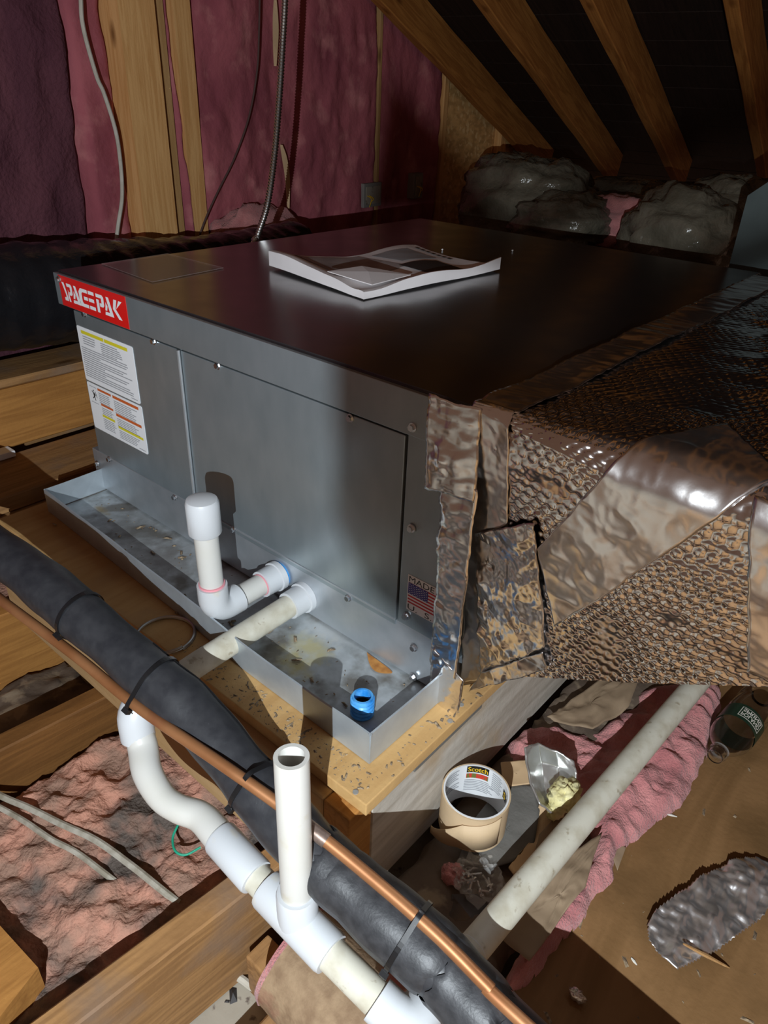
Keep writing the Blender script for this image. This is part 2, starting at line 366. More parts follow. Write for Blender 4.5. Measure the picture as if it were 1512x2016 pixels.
def fit_text(body, x0, x1, y0, y1, bold=0.):
    V, Fc = text_geo(body, 1., bold); lo_, hi_ = V.min(0), V.max(0)
    V = V.copy(); V[:, 0] = x0 + (V[:, 0] - lo_[0]) / (hi_[0] - lo_[0]) * (x1 - x0); V[:, 1] = y0 + (V[:, 1] - lo_[1]) / (hi_[1] - lo_[1]) * (y1 - y0); return V, Fc
def front(V, y=-.001):  # 2D (x,z) drawing onto the front plane
    V = np.array(V); return np.stack([V[:, 0], np.full(len(V), y), V[:, 1]], 1)
def rects(name, R, y, m, parent):
    V, Fc = [], []
    for (x0, z0, x1, z1) in R:
        k = len(V); V += [(x0, y, z0), (x1, y, z0), (x1, y, z1), (x0, y, z1)]; Fc.append((k, k + 1, k + 2, k + 3))
    return mesh(name, V, Fc, m, parent)

ZF = -.215          # joist / floor-sheet level

# =================================================================== STRUCTURE
# house frame: gable wall runs along WD, faces WN
WD = np.array([-.115, .993, 0.]); WD /= np.linalg.norm(WD); WN = np.array([WD[1], -WD[0], 0.]); W0 = np.array([-.70, 0., 0.])
def wall(s, z, off=0.): return W0 + WD * s + WN * off + np.array([0, 0, z])
def wpx(x, y, off=0.):
    p = onplane(x, y, W0 + WN * off, WN); return float((p - W0) @ WD), float(p[2])
RD = np.array([-.126, 1.083, -.415]); RD /= np.linalg.norm(RD); R3 = np.array([-.027, 1.80, .963]); RS = np.array([.993, .115, 0]); RS = RS - RD * (RS @ RD); RS /= np.linalg.norm(RS)
RN = np.cross(RS, RD)
if RN[2] < 0: RN = -RN
def roofz(s):   # underside of the roof boards above the wall at distance s
    p = wall(s, 0); q = R3 + RN * .14; return float(q[2] + (-(RN[0] * (p[0] - q[0]) + RN[1] * (p[1] - q[1]))) / RN[2])
s0, s1 = -1.6, 3.6
V = [wall(s0, -.4), wall(s1, -.4), wall(s1, roofz(s1)), wall(s0, roofz(s0))]; V += [v - WN * .03 for v in V]
tag(mesh('wall_gable', V, [(0, 1, 2, 3), (7, 6, 5, 4), (0, 4, 5, 1), (1, 5, 6, 2), (2, 6, 7, 3), (3, 7, 4, 0)], M['osb']), kind='structure')
# insulation batts between studs
def batt(sa, sb, za, zb, off, thick, m, label, seed, rag=.008, amp=.02, right_fn=None, left_fn=None):
    nu, nv = max(12, int((sb - sa) / .012)), int((zb - za) / .012); rz0 = roofz(0.); rz1 = roofz(1.) - rz0
    def fn(u, v):
        s = sa + u * (sb - sa); z = za + v * (rz0 + rz1 * s - .03 - za)
        if left_fn is not None: s = s + (1 - u) * left_fn(z)
        if right_fn is not None: s = s + u * right_fn(z)
        P = np.stack([s, z, 0 * s + seed * 3.1], -1)
        edge = np.clip(np.minimum(u, 1 - u) * (sb - sa) / .03, 0, 1); edge = np.sqrt(1 - (1 - edge) ** 2)
        h = off + edge * (thick + amp * 1.6 * (fbm(P * np.array([5, 2.6, 1]), 4, seed) - .5) * 2 + amp * .35 * (fbm(P * np.array([28, 18, 1]), 4, seed + 5) - .5) * 2)
        sj = s + (fbm(P * 14, 3, seed + 8) - .5) * 2 * rag
        return W0 + WD * sj[..., None] + WN * h[..., None] + np.stack([0 * z, 0 * z, z], -1)
    P, Q = grid(nu, nv, fn); o = fastmesh('insulation_batt', P, Q, m); tag(o, label, 'insulation', 'fiberglass batts in the gable wall'); return o
sA, sB = wpx(196, 250)[0], wpx(262, 250)[0]; sC = wpx(297, 250)[0]; sD, sE = wpx(318, 250)[0], wpx(347, 250)[0]
sF = wpx(708, 250)[0]; sG = wpx(722, 250)[0]; sH = wpx(842, 250)[0]
batt(s0, wpx(118, 250)[0], -.35, roofz(wpx(118, 250)[0]) - .03, .004, .085, 'pinkdark', 'dark insulation batt sagging beside the plain wooden stud', 1, amp=.03)
batt(wpx(112, 250)[0], sA + .006, -.3, roofz(sA) - .03, .004, .095, 'pinkwall', 'narrow bright pink insulation strip against the knotty stud', 2, amp=.022)
batt(sC + .004, sD + .012, -.3, roofz(sD) - .01, .004, .098, 'pinkwall', 'thin pink insulation strip between the two pale studs', 3, right_fn=lambda z: .028 * (fbm(np.stack([z * 7, z * 0, z * 0], -1), 4, 3) - .45) * 2)
batt(sE - .004, sF, -.3, roofz(sF) - .02, .004, .075, 'pinkwall', 'broad pink insulation batt behind the armored cable', 4, amp=.028)
batt(sF + .012, sH, -.3, roofz(sH) - .02, .004, .065, 'pinkwall', 'pink insulation batt beside the strand board panel', 5, amp=.024)
def stud(sa, sb, off, dep, m, name='stud'):
    bm = bmesh.new(); bmesh.ops.create_cube(bm, size=1); zt = roofz(sb) - .005
    for v in bm.verts:
        a, b_, c = v.co.x + .5, v.co.y + .5, v.co.z + .5
        v.co = Vector(wall(sa + a * (sb - sa), -.35 + c * (zt + .35), off + b_ * dep))
    bmesh.ops.bevel(bm, geom=bm.edges[:], offset=.002, segments=1, affect='EDGES')
    return bmobj(name, bm, m)
tag(stud(sA, sB, .003, .135, 'stud', 'wall_stud'), 'knotty pale pine stud with white cable hanging beside it', 'stud', 'studs of the gable wall')
tag(stud(sB + .003, sC, .003, .095, 'studshade', 'wall_stud'), 'pine stud in a shaded tone nailed close to the knotty stud', 'stud', 'studs of the gable wall')
tag(stud(sD, sE, .003, .095, 'stud', 'wall_stud'), 'pale stud half covered by ragged pink insulation', 'stud', 'studs of the gable wall')
tag(stud(sF + .001, sF + .011, .003, .085, 'studshade', 'wood_strip'), 'thin upright wooden strip between pink insulation batts', 'strip')
tag(stud(sH + .001, sH + .028, .003, .075, 'stud', 'wood_strip'), 'split wooden strip along the strand board edge', 'strip')
# strand board panel right of the batts
sI = wpx(1150, 300)[0]
V = []; 
for off in (.02, .05):
    for (s, z) in [(sH + .032, -.35), (sI, -.35), (sI, roofz(sI) - .01), (sH + .032, roofz(sH) - .01)]: V.append(wall(s, z, off))
tag(mesh('strand_board', V, [(3, 2, 1, 0), (4, 5, 6, 7), (0, 1, 5, 4), (1, 2, 6, 5), (2, 3, 7, 6), (3, 0, 4, 7)], 'osb'), 'bare strand board sheet under the sloping rafters', 'board')
sK = wpx(945, 380)[0]
tag(stud(sK, sK + .05, .052, .04, 'stud', 'wood_strip'), 'short frayed wooden batten on the strand board', 'strip')
# small electrical boxes on the wall
for (x0, y0, x1, y1, lab) in [(716, 358, 752, 410, 'small grey electrical box with loose wires on pink insulation'), (814, 340, 834, 392, 'narrow grey switch box beside the strand board')]:
    (sa, za), (sb, zb) = wpx(x0, y1, .1), wpx(x1, y0, .1)
    e = thing('electrical_box', lab, 'electrical box', wall(sa, za, .08))
    fr = lambda p: wall(p[0], p[2], p[1])
    box('box_body', (sa, .03, za), (sb, .10, zb), 'elec', e, .003, fr)
    box('cover_plate', (sa + .012, .1, za + .012), (sb - .012, .103, zb - .012), 'drywall', e, .001, fr)
    for k in range(2):
        a = wall(sa + .02 + k * .014, (za + zb) / 2, .102); tube('wire', catmull([a, a + WN * .02 + np.array([0, 0, -.01]), a + WN * .012 + np.array([0, 0, -.04 + .02 * k])], 5), .0018, 'goldink', e, 6)

# roof: boards and rafters
roof = bpy.data.objects.new('ceiling', None); COL.objects.link(roof); roof['kind'] = 'structure'
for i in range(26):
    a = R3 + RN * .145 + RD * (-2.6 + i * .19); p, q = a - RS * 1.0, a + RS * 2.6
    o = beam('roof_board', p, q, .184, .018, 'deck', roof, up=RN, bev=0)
for k, lab in [(-.745, 'shadowed rafter standing next to the gable wall'), (-.356, 'rafter lit orange with long cracked grain'), (0., 'smooth orange rafter ending above the wrapped insulation'), (.41, 'rafter with a pale bark edge beside the foil board'), (.84, 'rafter running down above the return duct')]:
    a = R3 + RS * k + RN * .0655 - RD * 2.55; b = R3 + RS * k + RN * .0655 + RD * 1.75
    tag(beam('rafter', a, b, .042, .14, 'rafter', up=RN, bev=.003, rough=.008), lab, 'rafter', 'rafters of the sloping roof')

# floors
tag(box('floor', (-1.2, -2.2, -.43), (2.6, 4.2, -.40), 'drywall'), kind='structure')   # plaster of the rooms below
tag(box('plywood_floor_sheet', (1.075, -1.3, ZF - .016), (2.4, 3.2, ZF), 'plyfloor', None, .002), 'brown plywood floor sheet under the crumpled foil', 'floor sheet')
box_dirt = fluff('dust_layer', [(.886, -.30), (1.074, -.30), (1.074, 1.0), (.886, 1.0)], -.262, .058, 'dirt_and_shade', res=.012, amp=.012, freq=22, seed=3, edge=.015, rag=.002)
tag(box_dirt, 'dark dusty debris in the gap beside the plywood floor', 'debris', kind='stuff')

# joists (run along JD)
JD = np.array([.1, .995, 0.]); 
def joist(x, y0, y1, m, lab, top=ZF - .001, h=.185, w=.038, grp='floor joists'):
    o = beam('floor_joist', (x + (y0 + .28) * .1, y0, top - h / 2), (x + (y1 + .28) * .1, y1, top - h / 2), w, h, m, bev=.003, rough=.004); return tag(o, lab, 'joist', grp)
joist(.742, -1.0, .20, 'joist', 'weathered joist running under the white drain tee')
joist(.285, -1.0, .20, 'joistshade', 'joist coloured dark for shade below the copper pipe', top=ZF - .001)
joist(-.06, -1.0, 1.4, 'joistside', 'shaded joist in front of the black flexible duct')
joist(1.10, -1.3, 1.5, 'joist', 'joist carrying the edge of the plywood floor', top=ZF - .018)

# left-hand framing between the unit and the gable wall
def fpx(x, y, X): return at(x, y, 'x', X)
p = fpx(0, 765, -.34); q = fpx(150, 730, -.34); r = fpx(30, 890, -.34)
tag(beam('framing_board', (-.36, -.5, .045), (-.36, .9, .045), .038, .135, 'joistside', bev=.003, rough=.004), 'orange pine board on edge left of the unit', 'board')
tag(beam('framing_board', (-.415, -.5, .122), (-.415, .9, .122), .14, .019, 'joist', bev=.003, rough=.003), 'dusty flat board lying along the orange pine board', 'board')
tag(beam('framing_board', (-.23, -.3, -.045), (-.23, 1.0, -.045), .19, .036, 'joist', bev=.003, rough=.004), 'grey-brown plank lying flat beside the drain pan', 'board')
for xx, lab in ((-.46, 'dark support board standing under the black flexible duct'), (-.14, 'dark support board standing under the flat plank')):
    tag(beam('support_board', (xx, -.52, -.13), (xx, 1.02, -.13), .038, .13, 'joist', bev=.003), lab, 'board', 'support boards left of the unit')
tag(beam('cross_block', (-.345, .0, -.03), (-.135, .0, -.03), .04, .03, 'joist', bev=.002) if False else box('white_shim', (-.335, -.09, -.026), (-.30, -.03, -.012), 'white', None, .002), 'small white shim on the flat plank by the pine board', 'shim')

# lower-left block
c0 = at(75, 1905, 'z', -.24); c1 = at(18, 1842, 'z', -.24); c2 = at(5, 1995, 'z', -.24)
d1 = (c1 - c0) * 3.0; d2 = (c2 - c0) * 1.6
V = [c0, c0 + d1, c0 + d1 + d2, c0 + d2]; V += [v - np.array([0, 0, .14]) for v in V]
tag(mesh('blocking', V, [(0, 1, 2, 3), (7, 6, 5, 4), (0, 4, 5, 1), (1, 5, 6, 2), (2, 6, 7, 3), (3, 7, 4, 0)], 'joistside'), 'short tan wooden block at the edge of the dirty insulation', 'block')

# platform
tag(box('platform_sheet', (-.02, -.195, -.022), (.895, 1.0, -.003), 'ply', None, .0015), 'plywood sheet carrying the drain pan', 'plywood')
tag(box('apron_board', (-.02, -.212, ZF), (.842, -.174, -.0225), 'apron', None, .003), 'tan board on edge below the platform front', 'board')
tag(beam('side_board', (.862, -.17, -.119), (.862, 1.0, -.119), .038, .190, 'whiteboard', bev=.003, rough=.004), 'whitewashed board on edge below the platform side', 'board')
tag(box('end_block', (.843, -.212, ZF), (.884, -.172, -.0225), 'joistside', None, .002), 'short wooden end block at the platform corner', 'block')
tag(box('edge_strip', (.882, -.1, -.034), (.892, .05, -.023), 'felt', None, .001), 'thin dark strip under the platform edge', 'strip')
for (x, y) in [(908, 1388), (700, 1560), (886, 1420), (600, 1500)]:
    p = at(x, y, 'z', -.003); V, Fc = tubegeo([p, p + np.array([0, 0, .0012])], .0035, 10); tag(mesh('nail', V, Fc, 'elec'), 'dark nail head in the plywood platform', 'nail', 'nails in the platform')

# =================================================================== AIR HANDLER
UW, UD, UH = .86, 1.0, .4194
ah = thing('air_handler', 'large grey galvanized air handler in the drain pan', 'air handler', (.43, .5, .0))
box('casing', (.004, .012, .004), (UW - .004, UD, UH - .006), 'galv', ah, .003)
box('base_rail', (0, -.001, .003), (UW - .001, .02, .085), 'galv_rail', ah, .0015)
def lidgeo():
    V = []; Fc = []
    bm = bmesh.new(); bmesh.ops.create_cube(bm, size=1)
    for v in bm.verts: v.co = Vector((-.004 + (v.co.x + .5) * (UW + .004), -.004 + (v.co.y + .5) * (UD + .008), .362 + (v.co.z + .5) * (UH - .362)))
    bmesh.ops.delete(bm, geom=[f for f in bm.faces if f.normal.z < -.9], context='FACES')
    bmesh.ops.bevel(bm, geom=[e for e in bm.edges if not e.is_boundary], offset=.0025, segments=2, affect='EDGES')
    return bm
bm = lidgeo(); o = bmobj('lid', bm, 'galv_lid', ah); smooth_sharp(o, 60)
box('lid_lip', (-.004, -.0105, .3635), (UW, -.0042, UH - .0030), 'galv', ah, .0008)
box('access_panel', (.030, -.0035, .088), (.3335, .004, .3575), 'galv', ah, .0012)
box('access_panel', (.338, -.0035, .078), (.7725, .004, .3575), 'galv', ah, .0012)
box('corner_panel', (.776, -.0025, .086), (UW - .001, .004, .3615), 'galv', ah, .001)
tube('seam_bead', [(.3357, -.0055, .088), (.3357, -.0055, .358)], .0028, 'galv_rail', ah, 8)
box('panel_flange', (.030, -.0045, .0855), (.7725, -.001, .0885), 'galv_rail', ah, .0005)
# screws
def screw_mesh():
    bm = bmesh.new()
    def cyl(r, y0, y1, seg, cone=1.):
        a = [bm.verts.new((r * math.cos(2 * math.pi * k / seg), y0, r * math.sin(2 * math.pi * k / seg))) for k in range(seg)]
        b = [bm.verts.new((cone * r * math.cos(2 * math.pi * k / seg), y1, cone * r * math.sin(2 * math.pi * k / seg))) for k in range(seg)]
        for k in range(seg): bm.faces.new((a[k], a[(k + 1) % seg], b[(k + 1) % seg], b[k]))
        bm.faces.new(b)
    cyl(.0062, 0, -.0014, 12, .92); cyl(.0043, -.0014, -.0052, 6, .95)
    return bm
s_first = None
for (x, y) in [(167, 618), (303, 672), (429, 720), (690, 823), (820, 838), (810, 1040), (799, 1213), (686, 1177), (815, 1275), (813, 1333), (215, 904), (191, 913), (193, 946), (344, 979), (459, 1043), (124, 548)]:
    p = at(x, y, 'y', -.004)
    if s_first is None: s_first = bmobj('screw', screw_mesh(), 'screw', ah); o = s_first
    else: o = mesh('screw', None, None, None, ah, data=s_first.data)
    o.location = Vector((p[0], -.0035 if p[2] < .36 else -.0105, p[2])); o.rotation_euler = (0, random.random() * 3, 0)
# brand sticker
def quad_prism(name, x0, z0, x1, z1, y, m, parent, r=0.):
    bm = bmesh.new(); pts = []
    if r:
        for cx, cz, a0 in [(x1 - r, z1 - r, 0), (x0 + r, z1 - r, 90), (x0 + r, z0 + r, 180), (x1 - r, z0 + r, 270)]:
            for k in range(5): a = math.radians(a0 + k * 22.5); pts.append((cx + r * math.cos(a), cz + r * math.sin(a)))
    else: pts = [(x0, z0), (x1, z0), (x1, z1), (x0, z1)]
    f = bm.faces.new([bm.verts.new((px, y, pz)) for px, pz in pts]); ex = bmesh.ops.extrude_face_region(bm, geom=[f])
    for v in [g for g in ex['geom'] if isinstance(g, bmesh.types.BMVert)]: v.co.y -= .0006
    return bmobj(name, bm, m, parent)
bx0, bx1, bz0, bz1 = .013, .2165, .3645, .4155
bs = quad_prism('brand_sticker', bx0, bz0, bx1, bz1, -.0106, 'red', ah)
# stencil lettering drawn stroke by stroke in a 100 x 20 box
L = []
def poly(*p): L.append(p)
poly((0, 20), (4, 20), (8.5, 6), (8.5, 3.6), (4, 9)); poly((4, 20), (0, 20), (3.2, 20), (7.5, 8.5), (4.8, 6.5)); L.clear()
poly((.5, 20), (4.2, 20), (8.6, 4), (5.4, 6.5)); poly((5.4, 6.5), (8.6, 4), (8.4, 0), (2.5, 0), (2.5, 3.6), (5.2, 3.6))
poly((8.2, 20), (15.6, 20), (17.4, 18), (17.4, 9.4), (15.6, 7.4), (11.6, 7.4), (11.6, 11), (13.8, 11), (13.8, 16.4), (8.8, 16.4)); poly((10, 13.6), (13, 0), (10.2, 0), (9.2, 6))
poly((20.5, 20), (24.2, 20), (30.5, 0), (17.0, 0), (17.6, 3.6), (24.6, 3.6)); poly((20, 14), (22.2, 10), (20.6, 5), (17.8, 5)) 
poly((32, 20), (43, 20), (43, 16.2), (34.6, 16.2), (33.4, 14.2), (33.4, 6), (35, 3.8), (43, 3.8), (43, 0), (31, 0), (28.6, 4), (28.6, 15.6))
poly((44.5, 20), (54, 20), (54, 16.2), (44.5, 16.2)); poly((44.5, 12), (53, 12), (53, 8.2), (44.5, 8.2)); poly((44.5, 3.8), (54, 3.8), (54, 0), (44.5, 0)); poly((36.5, 12), (43, 12), (43, 8.2), (36.5, 8.2))
poly((57, 20), (67, 20), (69, 18), (69, 9), (67, 7), (62, 7), (62, 10.8), (65, 10.8), (65, 16.2), (57, 16.2)); poly((57, 14), (61, 14), (61, 0), (57, 0))
poly((73, 20), (77, 20), (82.5, 0), (69, 0), (69.8, 3.6), (76.6, 3.6)); poly((71.8, 14), (74, 10), (72.6, 5), (69.8, 5))
poly((85, 20), (89.5, 20), (86.6, 10.4), (95, 0), (90, 0), (82.4, 9.4)); poly((92.4, 20), (97.5, 20), (88.6, 11.4), (87.4, 10.2))
for pp in L:
    V = [(bx0 + .008 + a / 100 * (bx1 - bx0 - .014), -.0115, bz0 + .0105 + b / 20 * (bz1 - bz0 - .021)) for a, b in pp]
    o = mesh('letter_stroke', V, [tuple(range(len(V)))], 'white', bs)
    bm = bmesh.new(); bm.from_mesh(o.data); bmesh.ops.triangulate(bm, faces=bm.faces[:], ngon_method='EAR_CLIP'); bm.to_mesh(o.data); bm.free()
# warning labels
wl = quad_prism('warning_label', .0325, .2335, .2055, .3325, -.0036, 'white', ah, .004)
R = [(.045, .3205, .117, .3265), (.119, .3205, .189, .3265)]; rects('yellow_bar', R, -.0044, 'yellow', wl)
R = []
for k in range(4): R.append((.048, .3155 - k * .0042, .048 + .034 + .006 * random.random(), .3172 - k * .0042))
for k in range(6): R.append((.105, .3155 - k * .0036, .105 + .045 + .022 * random.random(), .3171 - k * .0036))
z = .2945
for k in range(14):
    R.append((.038, z, .038 + (.155 if k not in (3, 7, 10) else .07) * (.8 + .2 * random.random()), z + .0017)); z -= .0040
R.append((.18, .238, .199, .2395)); rects('printed_text', R, -.0044, 'inkgrey', wl)
wl = quad_prism('warning_label', .0335, .1405, .2075, .2305, -.0036, 'white', ah, .004)
rects('orange_bar', [(.068, .2215, .112, .2258), (.117, .2208, .197, .2262), (.072, .194, .112, .1982), (.120, .188, .199, .1932)], -.0044, 'orange', wl)
rects('yellow_bar', [(.071, .172, .112, .1768), (.121, .1648, .199, .1695)], -.0044, 'yellow', wl)
R = []
for k in range(6): R.append((.069, .2165 - k * .0036, .069 + .040 * (.8 + .2 * random.random()), .2180 - k * .0036))
for k in range(7): R.append((.119, .2155 - k * .0036, .119 + .076 * (.7 + .3 * random.random()), .2170 - k * .0036))
for k in range(4): R.append((.073, .1890 - k * .0036, .073 + .037 * (.8 + .2 * random.random()), .1905 - k * .0036))
for k in range(5): R.append((.121, .1828 - k * .0034, .121 + .075 * (.7 + .3 * random.random()), .1842 - k * .0034))
for k in range(6): R.append((.072, .1675 - k * .0036, .072 + .042 * (.8 + .2 * random.random()), .1690 - k * .0036))
for k in range(5): R.append((.122, .1600 - k * .0034, .122 + .07 * (.7 + .3 * random.random()), .1614 - k * .0034))
R += [(.04, .2235, .064, .2247), (.04, .193, .064, .1942), (.182, .1445, .201, .146)]; rects('printed_text', R, -.0044, 'inkgrey', wl)
# shock pictogram
V = []; Fc = []
def stroke(a, b, w):
    a, b = np.array(a), np.array(b); d = b - a; n = np.array([-d[1], d[0]]) / np.linalg.norm(d) * w; k = len(V)
    for q in (a - n, b - n, b + n, a + n): V.append((q[0], -.0044, q[1]))
    Fc.append((k, k + 1, k + 2, k + 3))
for a, b, w in [((.0525, .2135), (.0535, .206), .0022), ((.0520, .212), (.0465, .2155), .0009), ((.0535, .212), (.0590, .209), .0009), ((.0530, .206), (.0480, .2015), .0011), ((.0535, .206), (.0560, .1985), .0011), ((.0585, .2165), (.0620, .2050), .0007), ((.0520, .2160), (.0535, .2180), .0016)]: stroke(a, b, w)
mesh('shock_pictogram', V, Fc, 'black', wl)
# flag sticker
fx0, fx1, fz0, fz1 = .7895, .8520, .1145, .1700
fs = quad_prism('flag_sticker', fx0, fz0, fx1, fz1, -.0026, 'white', ah)
V, Fc = fit_text('MADE', fx0 + .002, .8320, .1600, .1685); mesh('lettering', front(V, -.0034), Fc, 'black', fs)
V, Fc = fit_text('U.  S.', fx0 + .002, .8310, .1160, .1245); mesh('lettering', front(V, -.0034), Fc, 'black', fs)
ff = (fx0 + .0015, fx1 - .002, .1265, .1585)
st = (ff[3] - ff[2]) / 13
for k in range(13):
    if k % 2 == 0: rects('stripe', [(ff[0], ff[2] + k * st, ff[1], ff[2] + (k + 1) * st)], -.0033, 'flagred', fs)
cx1 = ff[0] + .032
cn = rects('canton', [(ff[0], ff[2] + 6 * st, cx1, ff[3])], -.0037, 'flagblue', fs)
V, Fc = [], []
for r_ in range(9):
    for c_ in range(6 if r_ % 2 == 0 else 5):
        sx = ff[0] + .0028 + (c_ + (.5 if r_ % 2 else 0)) * .0054; sz = ff[2] + 6 * st + .0016 + r_ * .00175; k = len(V)
        for a in range(10):
            rr = .0010 if a % 2 == 0 else .00045; V.append((sx + rr * math.sin(a * math.pi / 5), -.0041, sz + rr * math.cos(a * math.pi / 5)))
        Fc.append(tuple(range(k, k + 10)))
o = mesh('star_field', V, Fc, 'white', fs)

# paper ghost sheet on the lid (clear document sleeve) near the sticker
q = [at(200, 520, 'z', UH + .001), at(300, 556, 'z', UH + .001), at(440, 528, 'z', UH + .001), at(330, 500, 'z', UH + .001)]
o = mesh('document_sleeve', q + [v + np.array([0, 0, .0012]) for v in q], [(4, 5, 6, 7), (0, 1, 5, 4), (1, 2, 6, 5), (2, 3, 7, 6), (3, 0, 4, 7), (3, 2, 1, 0)], mat('clear_sleeve', (.30, .24, .23), .15, 0, alpha=.35))
tag(o, 'flat clear document sleeve on the lid above the red sticker', 'sleeve')

# =================================================================== DRAIN PAN
pan = thing('drain_pan', 'shallow galvanized drain pan with dirty floor and bent front rim', 'drain pan', (.45, .4, -.002))
def pan_front(x): return np.interp(x, [.02, .45, .58, .62, .859], [-.117, -.134, -.143, -.146, -.1495])
def fnf(u, v):
    x = .022 + u * .836; y = pan_front(x) + v * (.9 - pan_front(x)); z = 0 * x - .001 + .0015 * (fbm(np.stack([x * 12, y * 12, 0 * x], -1), 3, 2) - .5); return np.stack([x, y, z], -1)
P, Q = grid(60, 60, fnf, True); fastmesh('pan_floor', P, Q[:, ::-1], 'pan', pan)
def rim(pts, name='rim', h=.045):
    pts = np.array(pts); V = []; Fc = []; n = len(pts); T = np.gradient(pts, axis=0); T /= np.linalg.norm(T, axis=1)[:, None]; N = np.stack([T[:, 1], -T[:, 0]], 1)
    for i, (x, y) in enumerate(pts):
        w = .004 * (fbm(np.array([[x * 9, y * 9, 1.]]), 3, 7)[0] - .5) * 2
        nx, ny = N[i]
        for (o_, z) in [(0, -.002), (w * .5, h * .5), (w, h), (w - .0022, h + .0008), (w - .0022, h - .004), (-.0022, .001)]: V.append((x + nx * o_, y + ny * o_, z))
    for i in range(n - 1):
        for k in range(6): a = i * 6 + k; b = i * 6 + (k + 1) % 6; Fc.append((a, b, b + 6, a + 6))
    Fc.append(tuple(range(6))[::-1]); Fc.append(tuple((n - 1) * 6 + k for k in range(6)))
    return mesh(name, V, Fc, 'pan_rim', pan)
xs = np.linspace(.020, .859, 60); rim(np.stack([xs, pan_front(xs)], 1))
ys = np.linspace(-.1495, .9, 30); rim(np.stack([0 * ys + .859, ys], 1))
ys = np.linspace(.9, -.117, 30); rim(np.stack([0 * ys + .020, ys], 1))
# stains on the pan floor
def stain(name, pts, m, z=.0012, seed=0):
    pts = np.array([at(x, y, 'z', z)[:2] for x, y in pts]); c = pts.mean(0); P = catmull(np.vstack([pts, pts[:1]]), 6)[:-1]
    V = [(c[0], c[1], z)] + [(a, b, z) for a, b in P]; n = len(P); return mesh(name, V, [(0, 1 + i, 1 + (i + 1) % n) for i in range(n)], m, pan)
stain('rust_patch', [(722, 1284), (770, 1320), (762, 1326), (740, 1322), (728, 1308)], 'rust')
def pan_spot(px, rx, ry, col, amt, soft=.5):
    t = M['pan'].node_tree; b = t.nodes['Principled BSDF']; src = b.inputs['Base Color'].links[0].from_socket
    c = at(*px, 'z', 0); tc = nd(t, 'ShaderNodeTexCoord'); mp = nd(t, 'ShaderNodeMapping'); mp.vector_type = 'POINT'
    mp.inputs['Location'].default_value = (-c[0] / rx, -c[1] / ry, 0); mp.inputs['Scale'].default_value = (1 / rx, 1 / ry, 0)
    t.links.new(tc.outputs['Object'], mp.inputs[0]); ln = nd(t, 'ShaderNodeVectorMath', operation='LENGTH'); t.links.new(mp.outputs[0], ln.inputs[0])
    nz = nd(t, 'ShaderNodeTexNoise'); nz.inputs['Scale'].default_value = 55; nz.inputs['Detail'].default_value = 6; t.links.new(tc.outputs['Object'], nz.inputs[0])
    ad = nd(t, 'ShaderNodeMath', operation='MULTIPLY_ADD'); ad.inputs[1].default_value = 1.6; t.links.new(nz.outputs[0], ad.inputs[0]); t.links.new(ln.outputs['Value'], ad.inputs[2])
    r = nd(t, 'ShaderNodeMapRange'); r.inputs[1].default_value = 1.8; r.inputs[2].default_value = 1.8 - soft * 1.6; r.inputs[3].default_value = 0; r.inputs[4].default_value = amt
    t.links.new(ad.outputs[0], r.inputs[0]); mx = nd(t, 'ShaderNodeMix', data_type='RGBA'); t.links.new(r.outputs[0], mx.inputs[0]); t.links.new(src, mx.inputs[6]); mx.inputs[7].default_value = (*col, 1)
    t.links.new(mx.outputs[2], b.inputs['Base Color'])
pan_spot((260, 1040), .10, .05, (.22, .22, .21), .7)
pan_spot((330, 1100), .10, .05, (.26, .25, .24), .7)
pan_spot((610, 1275), .045, .040, (.56, .50, .26), .85)
pan_spot((585, 1310), .035, .025, (.50, .42, .16), .8)
pan_spot((640, 1240), .06, .03, (.66, .68, .68), .7)
pan_spot((200, 1003), .028, .010, (.34, .25, .12), .8)
# blue threaded bushing lying in the pan
bc = at(713, 1403, 'z', .001); br = thing('pipe_bushing', 'blue threaded plastic ring standing in the drain pan', 'bushing', bc)
zz = np.linspace(.001, .030, 30); rr = .0150 + .0010 * np.sin(zz / .030 * 2 * np.pi * 5); rr[-4:] = .0138
V, Fc = tubegeo([bc + np.array([0, 0, z_]) for z_ in zz], rr, 28, False, rin=.0112); smooth_sharp(mesh('threaded_body', V, Fc, 'bluering', br, True))
tube('inner_ring', [bc + np.array([0, 0, .0012]), bc + np.array([0, 0, .018])], .0111, 'black', br, 24, False, rin=.0095)
# debris
def debris(name, n, fn, lab, m='chip', smin=.001, smax=.0045, par=None):
    V, Fc = [], []
    for i in range(n):
        c = np.array(fn()); s = smin + (smax - smin) * random.random() ** 3; a = random.random() * 6.28; l = s * (1 + 2.5 * random.random())
        ca, sa = math.cos(a), math.sin(a); k = len(V)
        for (dx, dy, dz) in [(-l, -s, 0), (l, -s * .7, 0), (l * .8, s, 0), (-l * .7, s * .8, 0), (0, 0, s * .9)]: V.append(c + np.array([dx * ca - dy * sa, dx * sa + dy * ca, dz]))
        Fc += [(k, k + 1, k + 4), (k + 1, k + 2, k + 4), (k + 2, k + 3, k + 4), (k + 3, k, k + 4), (k + 3, k + 2, k + 1, k)]
    o = mesh(name, V, Fc, m); return tag(o, lab, 'debris', kind='stuff')
debris('pan_debris', 150, lambda: (random.uniform(.05, .84), random.uniform(-.135, -.012), .0008), 'dark crumbs scattered over the drain pan floor', 'chip', .0006, .003)
debris('platform_debris', 280, lambda: (lambda t: (.5 + .38 * t, -.155 - .036 * random.random(), -.003))(random.random() ** .8), 'dark crumbs and chips along the platform front edge', 'chip', .0004, .0019)
debris('platform_debris', 45, lambda: (.866 + .027 * random.random(), random.uniform(-.15, .04), -.003), 'small chips on the platform side edge', 'chip', .0006, .0028)
